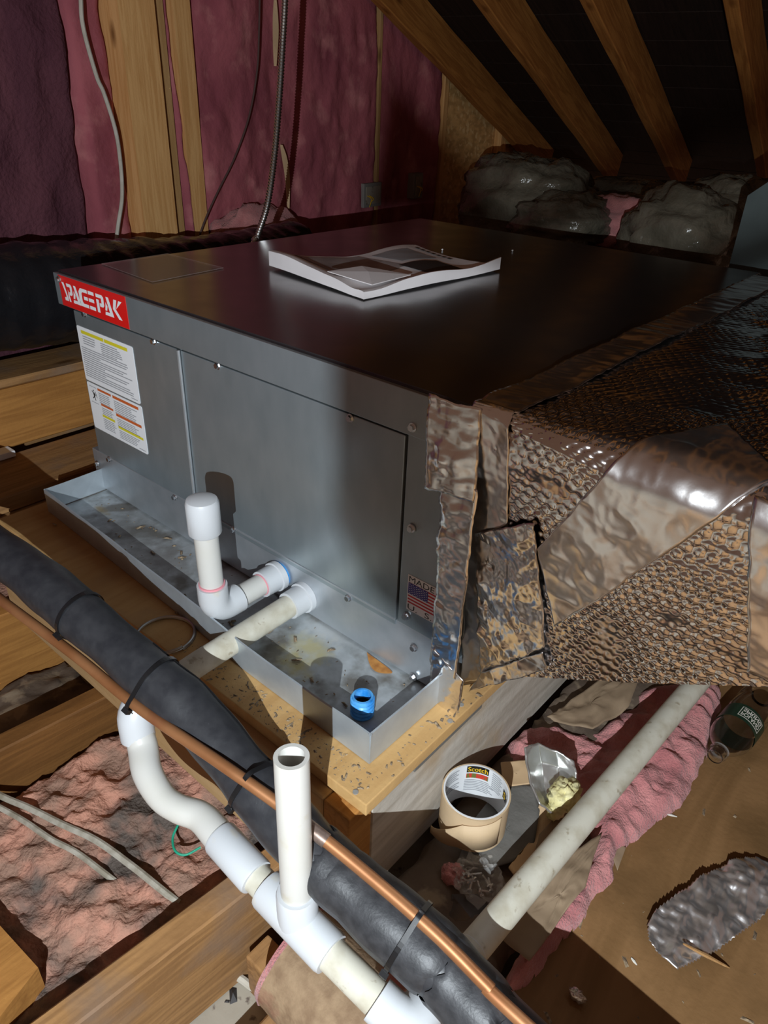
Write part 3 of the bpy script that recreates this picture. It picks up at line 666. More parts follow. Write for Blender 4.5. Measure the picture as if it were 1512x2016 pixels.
debris('floor_debris', 110, lambda: (random.uniform(1.1, 1.5), random.uniform(-.35, .5), ZF), 'specks scattered on the brown plywood floor', 'chip', .0006, .0035)

# =================================================================== CONDENSATE TRAP on the unit
PR = .0167
def collar(name, a, b, r, m, par, rin=None, seg=24):
    a, b = np.array(a, float), np.array(b, float); d = b - a
    t = np.array([0, .04, .96, 1.]); rr = np.array([r * .955, r, r, r * .955])
    return tube(name, [a + d * k for k in t], rr, m, par, seg, True, rin)
def arc(c, p, q, n=10):
    """quarter bend from p to q about corner c (p,q same distance from c)"""
    p, q, c = map(lambda v: np.array(v, float), (p, q, c)); o = p + q - c
    return [o + (p - o) * math.cos(t) + (q - o) * math.sin(t) for t in np.linspace(0, math.pi / 2, n)]
tx, tz = .539, .0475; ty = -.1275
tr = thing('condensate_trap', 'white pipe riser with cap and elbow on the unit front', 'drain trap', (tx, ty, tz - .03))
tube('sealant_ring', [(tx, -.0012, tz), (tx, -.006, tz)], .0215, 'bluetape', tr, 24)
tube('adapter', [(tx, -.005, tz), (tx, -.014, tz), (tx, -.0145, tz), (tx, -.040, tz)], [.0240, .0240, .0215, .0210], 'pvc_fit', tr, 6 * 4)
tube('primer_ring', [(tx, -.0402, tz), (tx, -.042, tz)], .0175, 'primer', tr, 24)
tube('nipple', [(tx, -.03, tz), (tx, -.098, tz)], PR, 'pvc', tr, 24)
el = [(tx, -.084, tz), (tx, -.0845, tz), (tx, -.104, tz)] + arc((tx, ty, tz), (tx, -.104, tz), (tx, ty, tz + .0235), 8)[1:] + [(tx, ty, tz + .046)]
tube('elbow', el, [.0205, .0215] + [.0215] * (len(el) - 2), 'pvc_fit', tr, 24)
tube('primer_ring', [(tx, ty, tz + .0445), (tx, ty, tz + .049)], .0185, 'primer', tr, 24)
tube('riser', [(tx, ty, tz + .03), (tx - .003, ty, .20)], PR, 'pvc', tr, 24)
tube('cap', [(tx - .003, ty, .178), (tx - .003, ty, .180), (tx - .0035, ty, .224), (tx - .0035, ty, .2295), (tx - .0035, ty, .232), (tx - .0035, ty, .2325)], [.0208, .0225, .0225, .0205, .013, .002], 'pvc_fit', tr, 28)

# =================================================================== DRAIN LINE
dl = thing('drain_line', 'long white drain line with open standpipe running under the black insulated pipe', 'drain pipe', (.9, -.31, ZF))
def P_(x, y, z): return at(x, y, 'z', z)
ax, az = .5945, .0335
tube('adapter', [(ax, -.0012, az), (ax, -.010, az), (ax, -.0105, az), (ax, -.036, az)], [.0245, .0245, .0215, .0210], 'pvc_fit', dl, 24)
tube('pipe', [(ax, -.02, az), (ax + .001, -.20, az - .004), (ax + .002, -.272, az - .008)], PR * 1.03, 'pvc_dirty', dl, 24)
e0 = np.array((ax + .003, -.302, az - .009))
el = [(ax + .002, -.262, az - .0075), (ax + .002, -.263, az - .0075), (ax + .003, -.285, az - .008)] + arc(e0, e0 + np.array((0, .017, 0)), e0 + np.array((.005, -.002, -.017)), 7)[1:] + [e0 + np.array((.009, -.004, -.04))]
tube('elbow', el, [.0205, .0215] + [.0215] * (len(el) - 2), 'pvc_fit', dl, 24)
bend = catmull([e0 + np.array((.004, -.002, -.02)), P_(281, 1470, -.022), P_(290, 1520, -.034), P_(318, 1568, -.047), P_(352, 1592, -.052), P_(395, 1608, -.055), P_(430, 1645, -.058), P_(470, 1692, -.062)], 8)
rr = PR * (1.05 + .06 * np.sin(np.linspace(0, 9, len(bend))))
tube('bent_pipe', bend, rr, 'pvc', dl, 24)
A = P_(432, 1648, -.0585); B = P_(505, 1728, -.0645); collar('coupling', A, B, .0213, 'pvc_fit', dl)
T = P_(587, 1812, -.0715); C2 = P_(748, 1972, -.0835)
tube('pipe', [A + (B - A) * .7, T], PR * 1.02, 'pvc_dirty', dl, 24)
dT = (C2 - A) / np.linalg.norm(C2 - A)
collar('tee', T - dT * .050, T + dT * .050, .0228, 'pvc_fit', dl)
SP = T.copy(); top = np.array((.8895, -.2990, .162)); up = (top - SP) / np.linalg.norm(top - SP)
tube('tee_socket', [SP, SP + up * .043, SP + up * .046], [.0222, .0222, .021], 'pvc_fit', dl, 28)
tube('standpipe', [SP + up * .02, top], PR * 1.02, 'pvc', dl, 32, True, rin=.0126)
tube('pipe', [T + dT * .03, C2], PR * 1.06, 'pvc_dirty', dl, 24)
# lower elbow toward the long pipe
E1 = P_(800, 2022, -.092); lp0 = P_(905, 1899, -.108); lp1 = P_(1380, 1335, -.118)
d_in = (E1 - C2) / np.linalg.norm(E1 - C2); d_out = (lp0 - E1) / np.linalg.norm(lp0 - E1)
pp = [C2 - d_in * .004, C2 - d_in * .0035, E1 - d_in * .02, E1 - d_in * .008 + d_out * .002, E1 - d_in * .002 + d_out * .008, E1 + d_out * .02, E1 + d_out * .042]
tube('elbow', pp, [.0205, .0218, .0218, .0218, .0218, .0218, .0215], 'pvc_fit', dl, 24)
ext = lp1 + (lp1 - lp0) * .6
tube('long_pipe', [E1 + d_out * .02, lp0, lp0 + (lp1 - lp0) * .5, ext], PR * 1.06, 'pvc_dirty', dl, 28)
print_ring = tube('printed_mark', [lp0 + (lp1 - lp0) * .035, lp0 + (lp1 - lp0) * .037], PR * 1.065, 'pvc', dl, 28)

# =================================================================== BLACK INSULATED LINE, COPPER LINE, TIES
HP = [((-60, 1045), .14), ((60, 1130), .128), ((150, 1205), .115), ((290, 1325), .088), ((400, 1425), .058), ((500, 1545), .03), ((600, 1660), .004), ((720, 1770), -.018), ((850, 1885), -.036), ((960, 2000), -.052), ((1060, 2100), -.06)]
hp = np.array([at(*q, 'z', z) for q, z in HP]); hp = np.vstack([hp[0] + (hp[0] - hp[1]) * 2.2, hp, hp[-1] + np.array([.45, .0, -.045]), hp[-1] + np.array([1.2, .0, -.11])])
hc = catmull(hp, 14); n = len(hc)
hr = .0315 + .0014 * np.sin(np.arange(n) * .22) + .0006 * np.sin(np.arange(n) * .61)
def hwarp(A):
    d = (fbm(A * 30, 3, 3) - .5) * .002; c = A.mean(1, keepdims=True); return c + (A - c) * (1 + d / .03)[..., None]
hl = thing('insulated_pipe', 'thick black foam insulated refrigerant pipe along the platform front', 'pipe', (.8, -.27, ZF))
tube('foam_sleeve', hc, hr, 'hose', hl, 36, True, None, hwarp)
# wrapped black tape sections, slightly proud, ragged ends
hs = np.concatenate([[0], np.cumsum(np.linalg.norm(np.diff(hc, axis=0), axis=1))])
def h_at(s): return np.array([np.interp(s, hs, hc[:, i]) for i in range(3)])
def s_near(x, y):
    # arc length whose projection is nearest to the pixel
    d = (hc - CAM) @ RM; px = np.stack([756 + F * d[:, 0] / -d[:, 2], 1008 - F * d[:, 1] / -d[:, 2]], 1); i = np.argmin(np.linalg.norm(px - np.array([x, y]), axis=1)); return hs[i]
def wrap(sa, sb, dr, m, name, rag=.0, slant=.0, seed=0):
    ns, na = max(4, int((sb - sa) / .004)), 48
    def fn(u, v):
        a = v * 2 * np.pi; s = sa + u * (sb - sa) + slant * np.cos(a) + rag * (fbm(np.stack([np.cos(a) * 6, np.sin(a) * 6, u * 0 + seed], -1), 4, seed) - .5) * 2 * (np.abs(u - .5) * 2) ** 4
        c = np.stack([np.interp(s, hs, hc[:, i]) for i in range(3)], -1); t = np.stack([np.interp(s + .004, hs, hc[:, i]) - np.interp(s - .004, hs, hc[:, i]) for i in range(3)], -1); t /= np.linalg.norm(t, axis=-1, keepdims=True)
        U = np.cross(t, np.array([0, 0, 1.])); U /= np.linalg.norm(U, axis=-1, keepdims=True); Wv = np.cross(t, U)
        r = np.interp(s, hs, hr) + dr + .0012 * (fbm(np.stack([c[..., 0] * 60 + np.cos(a) * 2, np.sin(a) * 2, c[..., 2] * 60], -1), 3, seed) - .3) - .0022 * (np.abs(u - .5) * 2) ** 12
        return c + r[..., None] * (np.cos(a)[..., None] * U + np.sin(a)[..., None] * Wv)
    P, Q = grid(ns, na, fn); return fastmesh(name, P, Q, m, hl)
wrap(s_near(615, 1690), s_near(700, 1760), .0022, 'hosetape', 'tape_wrap', .012, .006, 1)
wrap(s_near(660, 1720), s_near(870, 1915), .0034, 'hosetape', 'tape_wrap', .008, -.008, 2)
wrap(s_near(865, 1905), s_near(975, 2005), .0044, 'hosetape', 'tape_wrap', .010, .005, 3)
# slit line along the upper side of the sleeve
def h_off(s, ang, r):
    c = h_at(s); t = h_at(s + .005) - h_at(s - .005); t /= np.linalg.norm(t); U = np.cross(t, [0, 0, 1.]); U /= np.linalg.norm(U); Wv = np.cross(t, U)
    if Wv[2] < 0: Wv = -Wv
    if U[1] < 0: U = -U
    return c + r * (math.cos(ang) * U + math.sin(ang) * Wv)
ss = np.linspace(s_near(270, 1300), s_near(520, 1560), 30)
tube('slit_edge', [h_off(s, .75, np.interp(s, hs, hr) + .0001) for s in ss], .0011, 'tie', hl, 6)
# copper
CP = [((-60, 1130), .10), ((10, 1187), .10), ((150, 1292), .086), ((270, 1390), .073), ((430, 1500), .066), ((560, 1592), .048), ((700, 1702), .0235), ((850, 1832), .0035), ((960, 1942), -.0125), ((1040, 2022), -.018)]
cp = np.array([at(*q, 'z', z) for q, z in CP]); cp = np.vstack([cp[0] + (cp[0] - cp[1]) * 2.5, cp, cp[-1] + np.array([.45, -.0, -.035]), cp[-1] + np.array([1.2, .0, -.10])]); cc = catmull(cp, 10)
cu = thing('copper_pipe', 'bare tarnished copper pipe strapped to the black insulated pipe', 'pipe', (.8, -.3, ZF))
tube('tubing', cc, .0066, 'copper', cu, 16)
def cpix(x, y):
    d = (cc - CAM) @ RM; px = np.stack([756 + F * d[:, 0] / -d[:, 2], 1008 - F * d[:, 1] / -d[:, 2]], 1); i = np.argmin(np.linalg.norm(px - np.array([x, y]), axis=1)); return i
i = cpix(632, 1640); tube('soldered_coupling', cc[i - 2:i + 2], .0078, 'solder', cu, 16)
# zip ties
def ziptie(x, y, lab, dr=.002, both=None, ang_head=3.6, slant=0.):
    s = s_near(x, y); c = h_at(s); t = h_at(s + .005) - h_at(s - .005); t /= np.linalg.norm(t); U = np.cross(t, [0, 0, 1.]); U /= np.linalg.norm(U); Wv = np.cross(t, U)
    if Wv[2] < 0: Wv = -Wv
    if U[1] < 0: U = -U
    R0 = float(np.interp(s, hs, hr)) + dr; n = 48
    e = thing('cable_tie', lab, 'cable tie', c - np.array([0, 0, R0]), 'black cable ties on the pipes')
    angs = np.linspace(0, 2 * np.pi, n, endpoint=False); rad = np.full(n, R0)
    if both is not None:      # also go round the copper: convex hull of the two circles
        q = cc[cpix(*both)] - c; q = q - t * (q @ t); qu, qw = q @ U, q @ Wv; d = math.hypot(qu, qw); qa = math.atan2(qw, qu)
        pts = [(R0 * math.cos(a), R0 * math.sin(a)) for a in angs] + [(qu + .0085 * math.cos(a), qw + .0085 * math.sin(a)) for a in angs]
        for k, a in enumerate(angs):
            rad[k] = max(R0, R0)
        hull = []; P2 = sorted(set(pts))
        def half(P2):
            h = []
            for p in P2:
                while len(h) > 1 and (h[-1][0] - h[-2][0]) * (p[1] - h[-2][1]) - (h[-1][1] - h[-2][1]) * (p[0] - h[-2][0]) <= 0: h.pop()
                h.append(p)
            return h[:-1]
        hull = half(P2) + half(P2[::-1])
    else: hull = [(R0 * math.cos(a), R0 * math.sin(a)) for a in angs]
    hull = np.array(hull); V, Fc = [], []; m_ = len(hull)
    for (u, w) in hull:
        nr = np.array([u, w]) / np.hypot(u, w); base = c + U * u + Wv * w + t * (slant * u)
        nn = U * nr[0] + Wv * nr[1]
        for (a, b) in [(-.0026, 0), (.0026, 0), (.0026, .0014), (-.0026, .0014)]: V.append(base + t * a + nn * b)
    for k in range(m_):
        for j in range(4): a = k * 4 + j; b = k * 4 + (j + 1) % 4; a2 = ((k + 1) % m_) * 4 + j; b2 = ((k + 1) % m_) * 4 + (j + 1) % 4; Fc.append((a, b, b2, a2))
    mesh('strap', V, Fc, 'tie', e)
    hv = np.array([math.cos(ang_head), math.sin(ang_head)]); pr_ = hull @ hv; k = int(np.argmax(pr_)); u, w = hull[k]
    nn = U * hv[0] + Wv * hv[1]; tt = np.cross(t, nn); b0 = c + U * u + Wv * w + t * (slant * u) + nn * .003
    V = []
    for a in (-.0042, .0042):
        for b in (-.0045, .0045):
            for g in (-.0028, .0032): V.append(b0 + t * a + tt * b + nn * g)
    mesh('tie_head', V, [(0, 1, 3, 2), (4, 6, 7, 5), (0, 4, 5, 1), (2, 3, 7, 6), (0, 2, 6, 4), (1, 5, 7, 3)], 'tie', e)
    a, b = b0 + tt * .004, b0 + tt * .014 + nn * .003
    V = [a - t * .002 - nn * .0006, a + t * .002 - nn * .0006, b + t * .002 - nn * .0006, b - t * .002 - nn * .0006, a - t * .002 + nn * .0006, a + t * .002 + nn * .0006, b + t * .002 + nn * .0006, b - t * .002 + nn * .0006]
    mesh('tie_tail', V, [(3, 2, 1, 0), (4, 5, 6, 7), (0, 1, 5, 4), (1, 2, 6, 5), (2, 3, 7, 6), (3, 0, 4, 7)], 'tie', e)
ziptie(158, 1212, 'black cable tie around the insulated pipe only, near the wire ring', .0008, None, 3.5)
ziptie(300, 1345, 'black cable tie binding copper to foam above the drain elbow', .001, (268, 1388), 3.9)
ziptie(500, 1545, 'black cable tie binding both pipes behind the open standpipe', .001, (520, 1565), 3.7)
ziptie(796, 1845, 'black cable tie over the taped section beside the long drain pipe', .0052, (830, 1815), 3.5)

# wire ring on the platform
wc = at(325, 1247, 'z', .004); a = np.linspace(0, 4 * np.pi, 90)
pts = [wc + np.array([.042 * math.cos(t) * (1 + .03 * math.sin(t * .5)), .042 * math.sin(t), -.005 + .0045 * t / (4 * math.pi) + .012 * max(0, math.sin(t * .5 + .3)) * 0]) for t in a]
tag(tube('wire_ring', pts, .0022, 'wire', None, 8), 'loose coil of thin steel wire on the plywood platform', 'wire coil')

# =================================================================== RETURN DUCT (bubble foil) on the unit's right side
rd = thing('return_duct', 'duct wrapped in silver bubble foil on the right of the unit', 'duct', (1.1, .45, .1))
DR = .032; AQ = DR * math.pi / 2
def zb(X): return np.interp(X, [.86, .906, .96, 1.083, 1.2, 1.3, 1.5], [-.004, .035, .082, .155, .229, .27, .33])
def yf(q): return .004 + .032 * np.clip(q / .39, 0, 1)
ZT = .4215
def duct(X, q):
    X, q = np.broadcast_arrays(np.asarray(X, float), np.asarray(q, float))
    D = np.interp(X, [.866, .885, 1.03], [.004, .006, DR])
    th = np.clip((q + AQ) / AQ, 0, 1) * np.pi / 2; y0 = np.interp(X, [.866, 1.03], [-.008, .004])
    yq = y0 + (.036 - y0) * np.clip(q / .39, 0, 1)
    Y = np.where(q < -AQ, y0 + D + (-AQ - q), np.where(q < 0, y0 + D - D * np.sin(th), yq))
    Z = np.where(q < -AQ, ZT, np.where(q < 0, ZT - D + D * np.cos(th), ZT - D - q * (1 - (DR - D) * 0)))
    N = np.stack([0 * X, np.where(q < -AQ, 0, -np.sin(th)), np.where(q < -AQ, 1, np.cos(th))], -1)
    return np.stack([X, Y, Z], -1), N
def duv(x, y):
    p = at(x, y, 'z', ZT)
    if p[1] > DR + .004: return p[0], -AQ - (p[1] - DR - .004)
    p = at(x, y, 'y', .004); 
    return p[0], max(-AQ * .5, ZT - float(np.interp(p[0], [.866, .885, 1.03], [.004, .006, DR])) - p[2])
def bubbles(X, q):
    pit = .0125; rw = pit * .866; j = np.round(q / rw); ox = np.where(j.astype(int) % 2 == 0, 0, pit / 2)
    best = np.full(X.shape, 9.)
    for dj in (-1, 0, 1):
        jj = j + dj; ox = np.where(jj.astype(int) % 2 == 0, 0, pit / 2); i = np.round((X - ox) / pit)
        best = np.minimum(best, np.hypot(X - (i * pit + ox), q - jj * rw))
    return np.clip(1 - (best / (pit * .47)) ** 2, 0, 1) ** .36
NX, NQ = 250, 560
def fnd(u, v):
    X = .866 + u * .60; qmax = ZT - np.interp(X, [.866, .885, 1.03], [.004, .006, DR]) - zb(X); q = -AQ - .93 + v * (.93 + AQ + qmax)
    P, N = duct(X, q); p3 = np.stack([X * 1, q * 1, 0 * X], -1)
    amp = .0021 * np.clip(1.9 * fbm(p3 * 22, 3, 5) - .25, .12, 1.2) * np.where(q < -AQ - .12, .45, 1)
    h = amp * bubbles(X + .002 * (fbm(p3 * 30, 2, 2) - .5), q + .004 * (fbm(p3 * 30, 2, 3) - .5)) + .010 * (fbm(p3 * 5, 3, 6) - .5) * np.clip((X - .866) / .05, 0, 1) + .0035 * (crumple(p3, 6, 8, 16.) - .4)
    return P + N * h[..., None]
P, Q = grid(NX, NQ, fnd, True); fastmesh('bubble_wrap', P, Q[:, ::-1], 'bubble', rd)
# bottom, back and end sheets (wavy foil)
def fbot(u, v):
    X = .866 + u * .60; z = zb(X) + .004 * (fbm(np.stack([X * 30, v * 20, 0 * X], -1), 3, 4) - .5); return np.stack([X, .036 + v * .90, z], -1)
P, Q = grid(60, 60, fbot); fastmesh('bottom_sheet', P, Q, 'bubble', rd)
V = [(1.466, .03, .31), (1.466, .97, .31), (1.466, .97, ZT), (1.466, .03, ZT)]; mesh('end_sheet', V, [(0, 1, 2, 3)], 'bubble', rd)
V = [(.866, .965, .0), (1.466, .965, .31), (1.466, .965, ZT), (.866, .965, ZT)]; mesh('back_sheet', V, [(0, 1, 2, 3)], 'bubble', rd)
def tape(name, cs, res=.0035, lift=.003, wr=.0035, freq=45, seed=0, rag=.002, m='foiltape', aniso=(1, 1)):
    """foil tape laid over the duct: four (X,q) corners in order"""
    c = [np.array(k, float) for k in cs]; L1 = max(np.linalg.norm(c[1] - c[0]), np.linalg.norm(c[2] - c[3])); L2 = max(np.linalg.norm(c[3] - c[0]), np.linalg.norm(c[2] - c[1]))
    def fn(u, v):
        b = (1 - u)[..., None] * ((1 - v)[..., None] * c[0] + v[..., None] * c[3]) + u[..., None] * ((1 - v)[..., None] * c[1] + v[..., None] * c[2])
        p3 = np.stack([b[..., 0] * aniso[0], b[..., 1] * aniso[1], 0 * u + seed], -1)
        b = b + rag * (np.stack([fbm(p3 * 70, 3, seed), fbm(p3 * 70, 3, seed + 4)], -1) - .5) * 2
        P, N = duct(b[..., 0], b[..., 1]); h = lift + wr * (crumple(p3, 8, seed, freq * .62) - .3) + wr * .25 * (ridge(p3 * freq * 2.2, 2, seed) - .3) + wr * .5 * (fbm(p3 * freq * .4, 2, seed + 3) - .5)
        h = h + .010 * (fbm(np.stack([b[..., 0], b[..., 1], 0 * u], -1) * 5, 3, 6) - .5) * np.clip((b[..., 0] - .866) / .05, 0, 1)
        return P + N * h[..., None]
    P, Q = grid(max(6, int(L1 / res)), max(6, int(L2 / res)), fn)
    o = fastmesh(name, P, Q, m, rd); solid(o, .0012, 0); return o
tape('edge_tape', [(.864, -AQ - .93), (.864, -AQ + .02), (.912, -AQ + .012), (.925, -AQ - .93)], .004, .0035, .006, 22, 11, aniso=(.5, 1.6))
tape('corner_tape', [(.864, -AQ - .01), (.864, .412), (.925, .345), (.908, -AQ + .01)], .0032, .0035, .0045, 34, 12)
A_, B_, C_, D_ = duv(935, 1050), duv(1057, 1025), duv(1062, 1285), duv(925, 1345)
tape('tape_patch', [A_, B_, C_, D_], .0028, .0060, .010, 44, 13)
A_, B_, C_, D_ = duv(1057, 1082), duv(1430, 845), duv(1540, 950), duv(1082, 1242)
tape('diagonal_tape', [A_, B_, C_, D_], .003, .0058, .0055, 20, 14, .0015)
A_, B_, C_, D_ = duv(1482, 985), (1.40, -.03), (1.40, .12), duv(1466, 1330)
tape('end_tape', [A_, B_, C_, D_], .0035, .0064, .006, 26, 15)
A_, B_, C_, D_ = duv(930, 1340), duv(1060, 1292), duv(1064, 1332), duv(905, 1378)
tape('lower_tape', [A_, B_, C_, D_], .0028, .0075, .007, 36, 16)
# tape on the unit's own front edge
def tape_front(name, cs, wr, freq, seed, y=-.006, res=.003):
    c = [np.array(k, float) for k in cs]
    def fn(u, v):
        b = (1 - u)[..., None] * ((1 - v)[..., None] * c[0] + v[..., None] * c[3]) + u[..., None] * ((1 - v)[..., None] * c[1] + v[..., None] * c[2])
        p3 = np.stack([b[..., 0], b[..., 1], 0 * u + seed], -1); b = b + .003 * (np.stack([fbm(p3 * 60, 3, seed), fbm(p3 * 60, 3, seed + 4)], -1) - .5) * 2
        h = wr * crumple(p3, 8, seed, freq * .6) + wr * .3 * ridge(p3 * freq * 2, 2, seed) + wr * .4 * fbm(p3 * freq * .6, 2, seed + 3)
        w3 = u ** 3
        return np.stack([b[..., 0], (y - h) * (1 - w3) + (-.0100 - .35 * h) * w3, b[..., 1]], -1)
    L1 = np.linalg.norm(c[1] - c[0]); L2 = np.linalg.norm(c[3] - c[0])
    P, Q = grid(max(6, int(L1 / res)), max(6, int(L2 / res)), fn); o = fastmesh(name, P, Q, 'foiltape', rd); solid(o, .0008, 0); return o
tape_front('front_tape', [(.8135, .31), (.880, .315), (.876, .422), (.812, .424)], .0060, 60, 21, -.0130)
tape_front('front_tape', [(.845, -.004), (.882, -.006), (.882, .33), (.831, .33)], .0075, 75, 22, -.0058)
tape_front('front_tape', [(.842, -.014), (.890, -.006), (.895, .06), (.845, .085)], .007, 60, 23, -.0092)

# =================================================================== MAGAZINE on the lid
mg = thing('magazine', 'crumpled open magazine lying on the dark lid', 'magazine', (.37, .43, UH))
mc = [at(530, 524, 'z', .424)[:2], at(716, 586, 'z', .424)[:2], at(984, 530, 'z', .424)[:2], at(818, 490, 'z', .424)[:2]]   # left, front, right, back
def mtop(u, v, k=0.):
    b = (1 - u)[..., None] * ((1 - v)[..., None] * mc[0] + v[..., None] * mc[3]) + u[..., None] * ((1 - v)[..., None] * mc[1] + v[..., None] * mc[2])
    p3 = np.stack([b[..., 0], b[..., 1], 0 * u], -1)
    z = UH + .010 + .006 * (fbm(p3 * 12, 3, 5) - .5) + .020 * np.exp(-(v / .12) ** 2) * (1 - u) ** .7 + .011 * np.exp(-((1 - u) / .08) ** 2) * (.5 + .7 * v) + .010 * np.exp(-(((u - .75) / .12) ** 2 + ((v - .16) / .14) ** 2)) + .004 * np.sin(v * 9 + u * 4)
    return np.stack([b[..., 0], b[..., 1], z + k], -1)
nu = nv = 46
P, Q = grid(nu, nv, mtop)
n0 = len(P); P2 = P.copy(); P2[:, 2] = np.maximum(UH + .0008, np.minimum(P2[:, 2] - .004, UH + .0012 + np.maximum(0, P2[:, 2] - UH - .010) * .22))
bd = [i * nv for i in range(nu)] + [(nu - 1) * nv + j for j in range(1, nv)] + [i * nv + nv - 1 for i in range(nu - 2, -1, -1)] + [j for j in range(nv - 2, 0, -1)]
sides = np.array([(bd[i], bd[(i + 1) % len(bd)], bd[(i + 1) % len(bd)] + n0, bd[i] + n0) for i in range(len(bd))])
o = fastmesh('pages', np.vstack([P, P2]), np.vstack([Q, Q[:, ::-1] + n0, sides]), 'paper', mg); smooth_sharp(o, 35)
def mprint(name, u0, u1, v0, v1, m, k=.0009):
    def fn(u, v): return mtop(u0 + u * (u1 - u0), v0 + v * (v1 - v0), k)
    P, Q = grid(20, 20, fn); return fastmesh(name, P, Q, m, mg)
mprint('printed_picture', .05, .62, .10, .55, 'paperprint')
mprint('printed_picture', .56, .92, .52, .80, 'inkdark', .0012)
mprint('text_block', .12, .48, .60, .86, 'inkgrey', .0010)
for k in range(7): mprint('headline_mark', .10 + k * .065, .10 + k * .065 + .045, .93, .955, 'inkdark', .0012)
# folded corner page rising at the front
fo = [(.60, .03), (.97, .07), (.92, .36), (.64, .22)]
V = []
for (u, v), dz in zip(fo, (.002, .006, .003, .016)):
    p = mtop(np.array(u), np.array(v)); V.append(p + np.array([0, 0, dz]))
mid = (V[0] + V[1] + V[2] + V[3]) / 4 + np.array([0, 0, .004]); V.append(mid)
o = mesh('folded_page', V, [(0, 1, 4), (1, 2, 4), (2, 3, 4), (3, 0, 4)], 'paper', mg); solid(o, .0012, 0)
for (x, y) in [(1008, 494), (870, 492)]:
    c = at(x, y, 'z', UH + .0015); V, Fc = tubegeo([c, c + np.array([.002, .001, .002])], [.0022, .0012], 7); tag(mesh('paper_crumb', V, Fc, 'white'), 'tiny white crumb on the dark lid near the magazine', 'crumb', 'crumbs on the lid')

# =================================================================== CABLES on the wall side
pts = [at(x, y, 'x', -.06 - .015 * k) for k, (x, y) in enumerate([(500, 500), (506, 468), (527, 400), (541, 300), (550, 190), (556, 90), (561, 0), (564, -120), (565, -260)])]
pts = [np.array([-.10, pts[0][1] + .02, .1])] + pts
cc2 = catmull(pts, 40); L_ = np.concatenate([[0], np.cumsum(np.linalg.norm(np.diff(cc2, axis=0), axis=1))]); ns = int(L_[-1] / .0016)
cc2 = np.stack([np.interp(np.linspace(0, L_[-1], ns), L_, cc2[:, i]) for i in range(3)], 1)
tag(tube('armored_cable', cc2, .0068 + .0011 * np.cos(np.arange(ns) * 2 * np.pi / 4), 'conduit', None, 12), 'shiny ribbed steel armored cable hanging behind the unit', 'cable')
def wcable(name, px, off, r, m, lab, seg=8, cat='cable'):
    p = []
    for k, (x, y) in enumerate(px):
        s, z = wpx(x, y, off if np.isscalar(off) else off[k]); p.append(wall(s, z, off if np.isscalar(off) else off[k]))
    return tag(tube(name, catmull(p, 8), r, m, None, seg), lab, cat)
wcable('house_cable', [(158, -120), (159, 0), (165, 60), (190, 150), (205, 185), (228, 260), (238, 330), (240, 390), (233, 440), (229, 475), (228, 520)], .148, .0050, 'romex', 'white flat house cable drooping in front of the knotty stud')
wcable('thin_wire', [(512, -60), (510, 60), (506, 140), (490, 230), (462, 310), (430, 375), (405, 430), (388, 480), (380, 520)], .135, .0028, 'darkwire', 'thin dark wire arching across the pink insulation')
# torn paper strips on the batts
for px, lab in [([(553, 285), (560, 310), (566, 350), (567, 410)], 'small torn tan paper strip behind the armored cable'), ([(541, 0), (543, 60), (541, 130)], 'narrow torn paper edge above the armored cable')]:
    p = [wall(*wpx(x, y, .115), .115) for x, y in px]; V, Fc = [], []
    pc = catmull(p, 5); n = len(pc)
    for k, c in enumerate(pc):
        w = .011 * math.sin(math.pi * (k + .6) / n) + .001
        V += [c - WD * w, c + WD * w * .5 + WN * .006, c + WD * w * .5 + WN * .004, c - WD * w - WN * .002]
    for k in range(n - 1):
        for j in range(4): Fc.append((k * 4 + j, k * 4 + (j + 1) % 4, k * 4 + 4 + (j + 1) % 4, k * 4 + 4 + j))
    tag(mesh('paper_strip', V, Fc, 'tan'), lab, 'paper')
# torn pinkish scrap at the wall base
def lump(name, c, rx, ry, rz, m, lab, cat, seed=0, amp=.35, freq=5, grp=None, rot=0., nu=48, nv=32, sharp=1.):
    def fn(u, v):
        a = u * 2 * np.pi; b = (v - .5) * np.pi; d = np.stack([np.cos(a) * np.cos(b), np.sin(a) * np.cos(b), np.sin(b)], -1)
        r = 1 + amp * (fbm(d * freq * .5 + seed * 5.3, 4, seed) - .5) * 2 + amp * .35 * (ridge(d * freq + seed, 2, seed + 2) - .5)
        d2 = np.sign(d) * np.abs(d) ** sharp * r[..., None] * np.array([rx, ry, rz]); x = d2[..., 0] * math.cos(rot) - d2[..., 1] * math.sin(rot); y = d2[..., 0] * math.sin(rot) + d2[..., 1] * math.cos(rot)
        return np.array(c) + np.stack([x, y, d2[..., 2]], -1)
    P, Q = grid(nu, nv, fn); P = P.reshape(nu, nv, 3); P[-1] = P[0]; P[:, 0] = P[:, 0].mean(0); P[:, -1] = P[:, -1].mean(0)
    o = fastmesh(name, P.reshape(-1, 3), Q, m); return tag(o, lab, cat, grp)
s, z = wpx(480, 440, .12); lump('insulation_scrap', wall(s + .05, z - .08, .13), .08, .20, .13, 'pink', 'torn pale pink insulation scrap at the wall base behind the lid', 'insulation', 3, .3, 7)

# black flexible duct left of the unit
bd0 = [(-.34, -.9, .30), (-.385, -.35, .295), (-.42, -.05, .29), (-.42, .2, .275), (-.44, .45, .25), (-.46, .75, .24), (-.48, 1.0, .24)]
bc_ = catmull(bd0, 26); n = len(bc_)
def bw(A):
    c = A.mean(1, keepdims=True); return c + (A - c) * (1 + .18 * (fbm(A * 9, 4, 3) - .5) + .10 * (ridge(A * 16, 3, 6) - .5))[..., None]
tag(tube('flexible_duct', bc_, .112 + .0015 * np.cos(np.arange(n) * 1.1), 'blackfilm', None, 40, True, None, bw), 'black plastic wrapped flexible duct lying beside the gable wall', 'duct')

